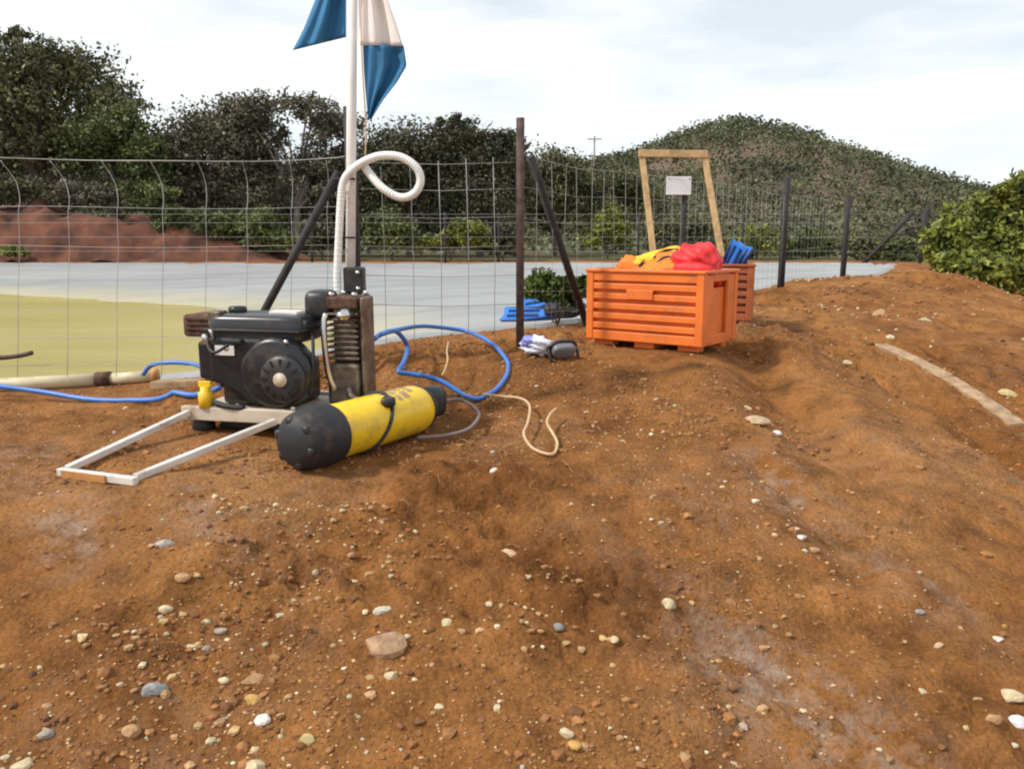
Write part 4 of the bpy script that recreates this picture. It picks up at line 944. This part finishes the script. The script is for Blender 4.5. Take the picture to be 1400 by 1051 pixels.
# ------------------------------------------------------------------ hoses and cords
def hose(name, label, cat, pts, r, m, seg=8, sub=6, clear=True):
    pp = catmull([Vector(p) for p in pts], sub)
    if clear:
        xy = np.array([(p.x, p.y) for p in pp]); hh = Hf(xy[:, 0], xy[:, 1])
        inside = sdf(xy[:, 0], xy[:, 1]) > 0
        for p, z, ins in zip(pp, hh, inside):
            if not ins: p.z = max(p.z, z + r * .8)
        for _ in range(4):
            zs_ = [p.z for p in pp]
            for i_ in range(1, len(pp) - 1): pp[i_].z = max(pp[i_].z, .25 * zs_[i_ - 1] + .5 * zs_[i_] + .25 * zs_[i_ + 1])
    mb = MB(); mb.tube(pp, r, seg); o = obj(name, mb, M[m], None, pts[0]); return tag(o, label, cat)
R1 = [(512, 463, 3.12), (524, 456, 3.35), (548, 450, 3.7), (573, 446, 3.95), (597, 447, 4.1), (634, 452, 4.15), (658, 461, 4.05), (680, 476, 3.92), (694, 498, 3.75), (692, 519, 3.58), (677, 538, 3.44), (658, 546, 3.36), (636, 541, 3.34), (609, 524, 3.36), (585, 515, 3.38), (561, 511, 3.38), (545, 508, 3.36), (552, 495, 3.45), (557, 476, 3.6), (550, 461, 3.55), (538, 452, 3.4), (518, 458, 3.2)]
hose('air_hose', 'blue air hose in a wide loop on the soil right of the compressor', 'hose', [P(*q) for q in R1], .0105, 'bluehose', 10)
R2 = [(-60, 520, 3.62), (0, 528, 3.6), (60, 536, 3.58), (120, 546, 3.52), (170, 549, 3.48), (230, 545, 3.42), (275, 539, 3.35), (300, 530, 3.25)]
hose('air_hose', 'blue air hose running along the pond edge to the left', 'hose', [P(*q) for q in R2], .0115, 'bluehose', 10)
hose('air_hose', 'short blue hose arch beside a pale plank left of the engine', 'hose', [P(196, 512, 3.9), P(206, 500, 3.88), P(225, 496, 3.86), P(250, 496, 3.84), P(272, 500, 3.8), P(285, 512, 3.72)], .0105, 'bluehose', 10, clear=False)
gp = [(604, 545), (625, 550), (643, 557), (655, 571), (643, 589), (618, 598), (594, 601), (570, 603)]
hose('regulator_hose', 'grey regulator hose curling round the valve end of the tank', 'hose', [G(x, y, .012) if i else tb_ + axn * .10 for i, (x, y) in enumerate(gp)], .007, 'greyhose', 8)
hose('cord', 'tan cord snaking over the soil right of the tank', 'cord', [G(x, y, .004) for x, y in ((660, 540), (687, 543), (712, 546), (724, 556), (722, 578), (716, 594), (724, 610), (738, 619), (756, 622), (762, 608), (756, 594), (748, 580), (752, 568), (760, 560))], .0055, 'cord', 7)
hose('cord', 'short straw-coloured cord end inside the blue hose loop', 'cord', [P(613, 468, 3.6), P(611, 480, 3.56), P(612, 492, 3.5), P(608, 506, 3.44), P(604, 513, 3.42)], .004, 'cord', 6, clear=False)
# things along the near-left pond edge
pa = P(-70, 540, 3.93); pc = P(132, 521, 4.02); pc.z = max(pc.z, Hs(pc.x, pc.y) + .03); pa.z = max(pa.z, Hs(pa.x, pa.y) + .03)
pi = thing('drain_pipe', 'cream plastic pipe with red-brown coupling lying on the pond edge', 'pipe', pa)
CREAM = mat('cream_pipe', (.62, .52, .34), .5, var=.1, dirt=.2)
mb = MB(); mb.tube([pa, pa.lerp(pc, .5) + Vector((0, 0, -.004)), pc], .034, 14); obj('pipe', mb, CREAM, pi)
pd = pc + (pc - pa).normalized() * .07; mb = MB(); mb.tube([pc, pd], .040, 14); obj('coupling', mb, M['rust'], pi)
pe_ = pd + (pc - pa).normalized() * .2 + Vector((0, 0, .005)); mb = MB(); mb.tube([pd, pe_], .030, 14); obj('pipe', mb, CREAM, pi)
mb = MB(); mb.tube([pe_, pe_ + (pc - pa).normalized() * .03], .037, 14); obj('collar', mb, M['orangewood'], pi)
pk1 = P(212, 522, 3.86); pk2 = P(300, 522, 3.8)
for q in (pk1, pk2): q.z = Hs(q.x, q.y) + .022
pl = MB(); pl.bar(pk1, pk2, .09, .036); o = obj('plank', pl, M['oldwood'], None, pk1, bevel=.004); tag(o, 'short pale plank lying under the blue hose left of engine', 'plank')
bs = P(-30, 492, 3.72); o = hose('branch', 'dark dead branch poking in over the water at left edge', 'branch', [P(-70, 520, 3.72), bs, P(5, 489, 3.72), P(28, 486, 3.72), P(44, 482, 3.72)], .011, 'postbrown', 7, clear=False)
# plank on the right
w1_ = G(1203, 470, .012); w2_ = G(1392, 577, .010); n = 14
mb = MB(); dirp = (w2_ - w1_).normalized(); sdv = Vector((dirp.y, -dirp.x, 0)).normalized()
wpts = []
for i in range(n + 1):
    q = w1_.lerp(w2_, i / n); z = Hfs(q.x, q.y); wpts.append(Vector((q.x, q.y, z)))
zz = np.polyfit(range(n + 1), [p.z for p in wpts], 2); vs_ = []
for i, p in enumerate(wpts):
    z = float(np.polyval(zz, i)) + .006; hw = .046 + .003 * math.sin(i * 1.1)
    for sx, dz in ((-1, .012), (1, .012), (1, -.05), (-1, -.05)): vs_.append((p.x + sdv.x * hw * sx, p.y + sdv.y * hw * sx, z + dz))
fs_ = [(0, 1, 2, 3), tuple(4 * n + k for k in (3, 2, 1, 0))] + [(4 * i + k, 4 * (i + 1) + k, 4 * (i + 1) + (k + 1) % 4, 4 * i + (k + 1) % 4) for i in range(n) for k in range(4)]
mb.add(vs_, fs_); o = obj('plank', mb, M['oldwood'], None, w1_, bevel=.004); tag(o, 'long weathered plank half sunk in the slope at right', 'plank')
# bag and mask
bgp = G(738, 481); bg_ = thing('plastic_bag', 'crumpled white and blue plastic bag at foot of the rusty post', 'plastic bag', bgp)
Tb = Matrix.Translation(bgp + Vector((0, 0, .028)))
mb = MB(); mb.sq((0, 0, 0), (.17, .13, .085), .9, .8, Tb, lump=.35, fr=2.6, seed=8, seg=36); obj('bag', mb, M['bag'], bg_)
mb = MB(); mb.sq((-.055, -.01, .022), (.07, .08, .05), .9, .8, Tb, lump=.3, fr=2.6, seed=12, seg=24); obj('print_fold', mb, M['bagblue'], bg_)
mkp = G(768, 484); mk = thing('dive_mask', 'grey and black dive mask on the soil left of the front crate', 'dive mask', mkp)
Tm = Matrix.Translation(mkp + Vector((0, 0, .032))) @ Matrix.Rotation(R(25), 4, 'Z') @ Matrix.Rotation(R(-55), 4, 'X')
mb = MB(); mb.tube([(math.cos(a) * .072, math.sin(a) * .042, 0) for a in np.linspace(0, 2 * math.pi, 33)], .010, 8, Tm); obj('frame', mb, M['black'], mk)
mb = MB(); mb.sq((0, 0, -.022), (.125, .08, .05), .6, .7, Tm); obj('skirt', mb, M['maskgrey'], mk)
for sx in (-1, 1):
    mb = MB(); mb.sq((sx * .034, 0, .004), (.056, .062, .010), .4, .6, Tm, seg=18); obj('lens', mb, M['glass'], mk)
mb = MB(); mb.tube([(-.075, 0, -.01), (-.07, .03, -.06), (0, .05, -.075), (.07, .03, -.06), (.075, 0, -.01)], .008, 6, Tm, sub=4); obj('strap', mb, M['rubber'], mk)

# ------------------------------------------------------------------ stones
def ico():
    import bmesh
    bm = bmesh.new(); bmesh.ops.create_icosphere(bm, subdivisions=1, radius=1)
    v = np.array([q.co[:] for q in bm.verts]); f = np.array([[q.index for q in p.verts] for p in bm.faces]); bm.free(); return v, f
def ico2():
    import bmesh
    bm = bmesh.new(); bmesh.ops.create_icosphere(bm, subdivisions=2, radius=1)
    v = np.array([q.co[:] for q in bm.verts]); f = np.array([[q.index for q in p.verts] for p in bm.faces]); bm.free(); return v, f
IV, IF = ico(); IV2, IF2 = ico2()
def stone_shape(seed, V0=IV2):
    r = np.random.default_rng(seed); v = V0.copy()
    for k in range(7):                                   # cut flat facets
        n = r.normal(size=3); n /= np.linalg.norm(n); d = r.uniform(.55, .85); s = v @ n; v = v - np.outer(np.maximum(0, s - d), n)
    return v * r.uniform(.85, 1.15, 3)
def stone(px, py, wpx, col, label, flat=.62, asp=1.0, group=None, seed=None):
    p = G(px, py + wpx * .2); r = wpx / 2 * p.y / F * 1.05; p.z = Hfs(p.x, p.y) + r * flat * .16; col = tuple(.80 * a + .20 * b for a, b in zip(col, (.25, .12, .05)))
    v = stone_shape(seed or int(px * 7 + py)) * np.array([r, r * .8 * asp, r * flat]); a = random.uniform(0, 6.28)
    a = random.uniform(-.5, .5); v[:, :2] = v[:, :2] @ np.array([[math.cos(a), -math.sin(a)], [math.sin(a), math.cos(a)]])
    o = np_mesh('stone', v, IF2, STONE, loc=p, smoothf=False, colors={'Col': np.tile(np.array(col), (len(v), 1))})
    return tag(o, label, 'stone', group or 'loose stones on the red soil')
BG_, CRM, TAN, WHT, OCH, GRY, PNK = (.26, .29, .31), (.58, .48, .30), (.46, .27, .13), (.72, .68, .62), (.50, .30, .08), (.36, .34, .29), (.55, .36, .22)
for a in ((213, 952, 36, BG_, 'blue-grey rounded stone near the lower left corner'), (180, 1008, 34, TAN, 'orange-tan block-like stone below the blue-grey stone'),
          (360, 984, 30, WHT, 'bright white stone at lower left, right of the blue-grey stone'), (350, 1046, 40, CRM, 'cream stone cut by the bottom edge of the picture'),
          (225, 754, 32, GRY, 'greenish grey flat stone below the aluminium handle'), (250, 794, 26, TAN, 'split brown and tan stone under the greenish grey stone'),
          (227, 838, 20, CRM, 'small cream stone below the split tan stone'), (263, 888, 18, CRM, 'small cream stone in the dark hollow at left'),
          (282, 890, 16, GRY, 'small grey stone beside cream one in dark hollow'), (302, 866, 18, GRY, 'pale grey pebble above the dark hollow at left'),
          (524, 846, 27, (.56, .53, .42), 'squarish pale grey stone standing over the broad tan slab'), (527, 884, 66, (.46, .29, .17), 'broad flat tan slab in the middle foreground'),
          (612, 874, 22, CRM, 'cream angular stone right of the broad tan slab'), (632, 882, 14, TAN, 'tiny tan stone touching the cream angular stone'),
          (690, 749, 35, PNK, 'pinkish tan stone in the middle of the bare soil'), (676, 655, 16, WHT, 'small white stone below the tan cord'),
          (62, 1010, 26, GRY, 'grey stone at far lower left'), (32, 1047, 34, CRM, 'cream stone at the bottom left corner'),
          (418, 1014, 28, (.50, .42, .18), 'yellowish stone right of the bright white stone'), (345, 921, 32, TAN, 'long tan stone above the ochre stone'),
          (346, 955, 24, OCH, 'ochre stone below the long tan stone'), (316, 956, 18, WHT, 'small white stone left of the ochre stone'), (306, 926, 18, CRM, 'cream pebble left of the long tan stone'),
          (763, 858, 20, BG_, 'small bluish stone in the centre foreground'), (824, 853, 22, (.66, .48, .16), 'bright yellow stone right of the small bluish stone'),
          (840, 883, 16, CRM, 'cream pebble under the bright yellow stone'), (915, 828, 26, CRM, 'pale cream stone at centre right foreground'),
          (1034, 574, 42, (.50, .36, .22), 'flat beige stone on the slope below the crate shadow', .4), (1062, 585, 18, WHT, 'small white stone next to the flat beige stone'), (1021, 551, 14, CRM, 'small cream stone above the flat beige stone'),
          (1382, 945, 34, CRM, 'cream stone at the lower right edge'), (1390, 982, 36, (.66, .68, .74), 'bluish white stone at the lower right edge'), (1357, 990, 26, TAN, 'tan stone left of the bluish white stone'),
          (1337, 955, 16, TAN, 'small tan stone above the tan stone at lower right'), (1378, 520, 26, (.58, .46, .22), 'yellowish stone beside the upper end of slope at right edge'),
          (1365, 865, 16, WHT, 'small white stone at right edge above the cream stone'), (1112, 760, 20, TAN, 'tan stone on the bare slope at right'), (1095, 742, 14, WHT, 'white pebble above the tan stone on bare slope'),
          (1283, 885, 18, PNK, 'pinkish stone on the lower right slope'), (1258, 842, 16, BG_, 'small blue-grey stone on the lower right slope'), (775, 1018, 26, CRM, 'cream stone near the bottom edge at centre'),
          (785, 1034, 26, OCH, 'ochre stone at the bottom edge below the cream one'), (1043, 965, 22, TAN, 'tan stone beside the pale dusty patch'), (1265, 430, 22, CRM, 'pale stone high on the mound at right'), (1204, 424, 26, TAN, 'tan stone on the mound above the weathered plank'),
          (1157, 500, 16, CRM, 'small cream stone left of the weathered plank'), (600, 975, 18, CRM, 'cream pebble below the broad tan slab'), (535, 938, 20, CRM, 'cream pebble directly under broad tan slab'), (480, 745, 14, TAN, 'small tan pebble in the smooth soil below tank'), (505, 795, 18, TAN, 'small tan stone left of the pinkish stone')):
    stone(*a)
# pebbles and clods: uncountable
def scatter(n, box, smin, smax, power, pal, V0, F0, name, label, cat, m, dens):
    pts = []
    while len(pts) < n:
        k = 4000; x = rng.uniform(box[0], box[1], k); y = rng.uniform(box[2], box[3], k)
        w = smooth(-.2, .7, fbm(x * 1.6 + dens, y * 1.6, 4, 61)) ** 1.3 * (.22 + .78 * (1 - smooth(.4, 1.8, x - .35 * (y - 2)))) + .07
        ok = (rng.random(k) < w) & (sdf(x, y) < -.12)
        pts += list(zip(x[ok], y[ok]))
    pts = np.array(pts[:n]); s = smin * (1 - rng.random(n) * (1 - (smin / smax) ** power)) ** (-1 / power)
    z = Hf(pts[:, 0], pts[:, 1]) + s * .12
    shp = [stone_shape(k + 100, V0) for k in range(12)]
    Vs, Cs = [], []
    for i in range(n):
        v = shp[i % 12] * s[i] * np.array([1, rng.uniform(.7, 1), rng.uniform(.5, .8)]); a = rng.uniform(0, 6.28); ca, sa = math.cos(a), math.sin(a)
        Vs.append(np.c_[v[:, 0] * ca - v[:, 1] * sa + pts[i, 0], v[:, 0] * sa + v[:, 1] * ca + pts[i, 1], v[:, 2] + z[i]])
        Cs.append(np.tile(np.array(pal[rng.integers(len(pal))]) * rng.uniform(.75, 1.2), (len(v), 1)))
    Fs = (F0[None] + (np.arange(n) * len(V0))[:, None, None]).reshape(-1, 3)
    o = np_mesh(name, np.concatenate(Vs), Fs, m, colors={'Col': np.clip(np.concatenate(Cs), 0, 1)}); o['kind'] = 'stuff'; tag(o, label, cat)
SOILP = [(.25, .105, .034), (.31, .138, .045), (.20, .082, .026), (.34, .16, .058), (.28, .12, .038)]
scatter(4200, (-2.6, 3.2, .9, 5.0), .0024, .015, 2.1, [CRM, TAN, TAN, PNK, OCH, (.40, .24, .11), (.40, .24, .11), (.36, .20, .09), (.50, .42, .32)], IV, IF, 'pebbles', 'small pale pebbles strewn through the red soil', 'pebbles', STONE, 3)
scatter(24000, (-2.5, 3.2, 1.0, 5.0), .0030, .022, 2.3, SOILP, IV, IF, 'soil_clods', 'crumbly lumps of red soil over the ground', 'soil', STONE, 8)
scatter(3000, (-1.7, .9, 1.0, 2.2), .0035, .015, 2.0, SOILP + [(.15, .06, .02), TAN, CRM, (.46, .30, .14)], IV, IF, 'gravel', 'fine gravel and crumbs of soil in the left foreground', 'gravel', STONE, 5)
scatter(1500, (1.0, 6.5, 5.0, 10.5), .010, .045, 2.0, SOILP + SOILP + [CRM, TAN], IV, IF, 'soil_clods', 'coarse lumps of soil on the mound at right', 'soil', STONE, 2)
# twigs and dry grass by the tank and shore
def straw(n, areas):
    Vs = []; Fs = []
    for k in range(n):
        px, py, r = areas[k % len(areas)]; c = G(px, py); x = c.x + random.gauss(0, r); y = c.y + random.gauss(0, r)
        if float(sdf(np.array([x]), np.array([y]))[0]) > -.2: continue
        L = random.uniform(.012, .05); a = random.uniform(0, 6.28); dx, dy = math.cos(a) * L, math.sin(a) * L; w = .0008
        z0 = Hfs(x, y) + .004; z1 = Hfs(x + dx, y + dy) + .005 + random.uniform(0, .012); zm = (z0 + z1) / 2 + .006
        nx_, ny_ = -dy / L * w, dx / L * w; k0 = len(Vs)
        for (qx, qy, qz) in ((x, y, z0), (x + dx * .5 + nx_ * 3, y + dy * .5 + ny_ * 3, zm), (x + dx, y + dy, z1)):
            Vs += [(qx - nx_, qy - ny_, qz), (qx + nx_, qy + ny_, qz), (qx, qy, qz + w * 1.6)]
        for j in (0, 3):
            for i in range(3): Fs.append((k0 + j + i, k0 + j + (i + 1) % 3, k0 + j + 3 + (i + 1) % 3, k0 + j + 3 + i))
    o = np_mesh('dry_straw', np.array(Vs), np.array(Fs), mat('dry_straw', (.40, .25, .12), .9, var=.3)); o['kind'] = 'stuff'; tag(o, 'bits of dry straw and root fibres on the soil beside the tank', 'straw')
straw(110, [(700, 600, .16), (740, 630, .14), (640, 625, .2), (560, 640, .2), (700, 590, .14)])
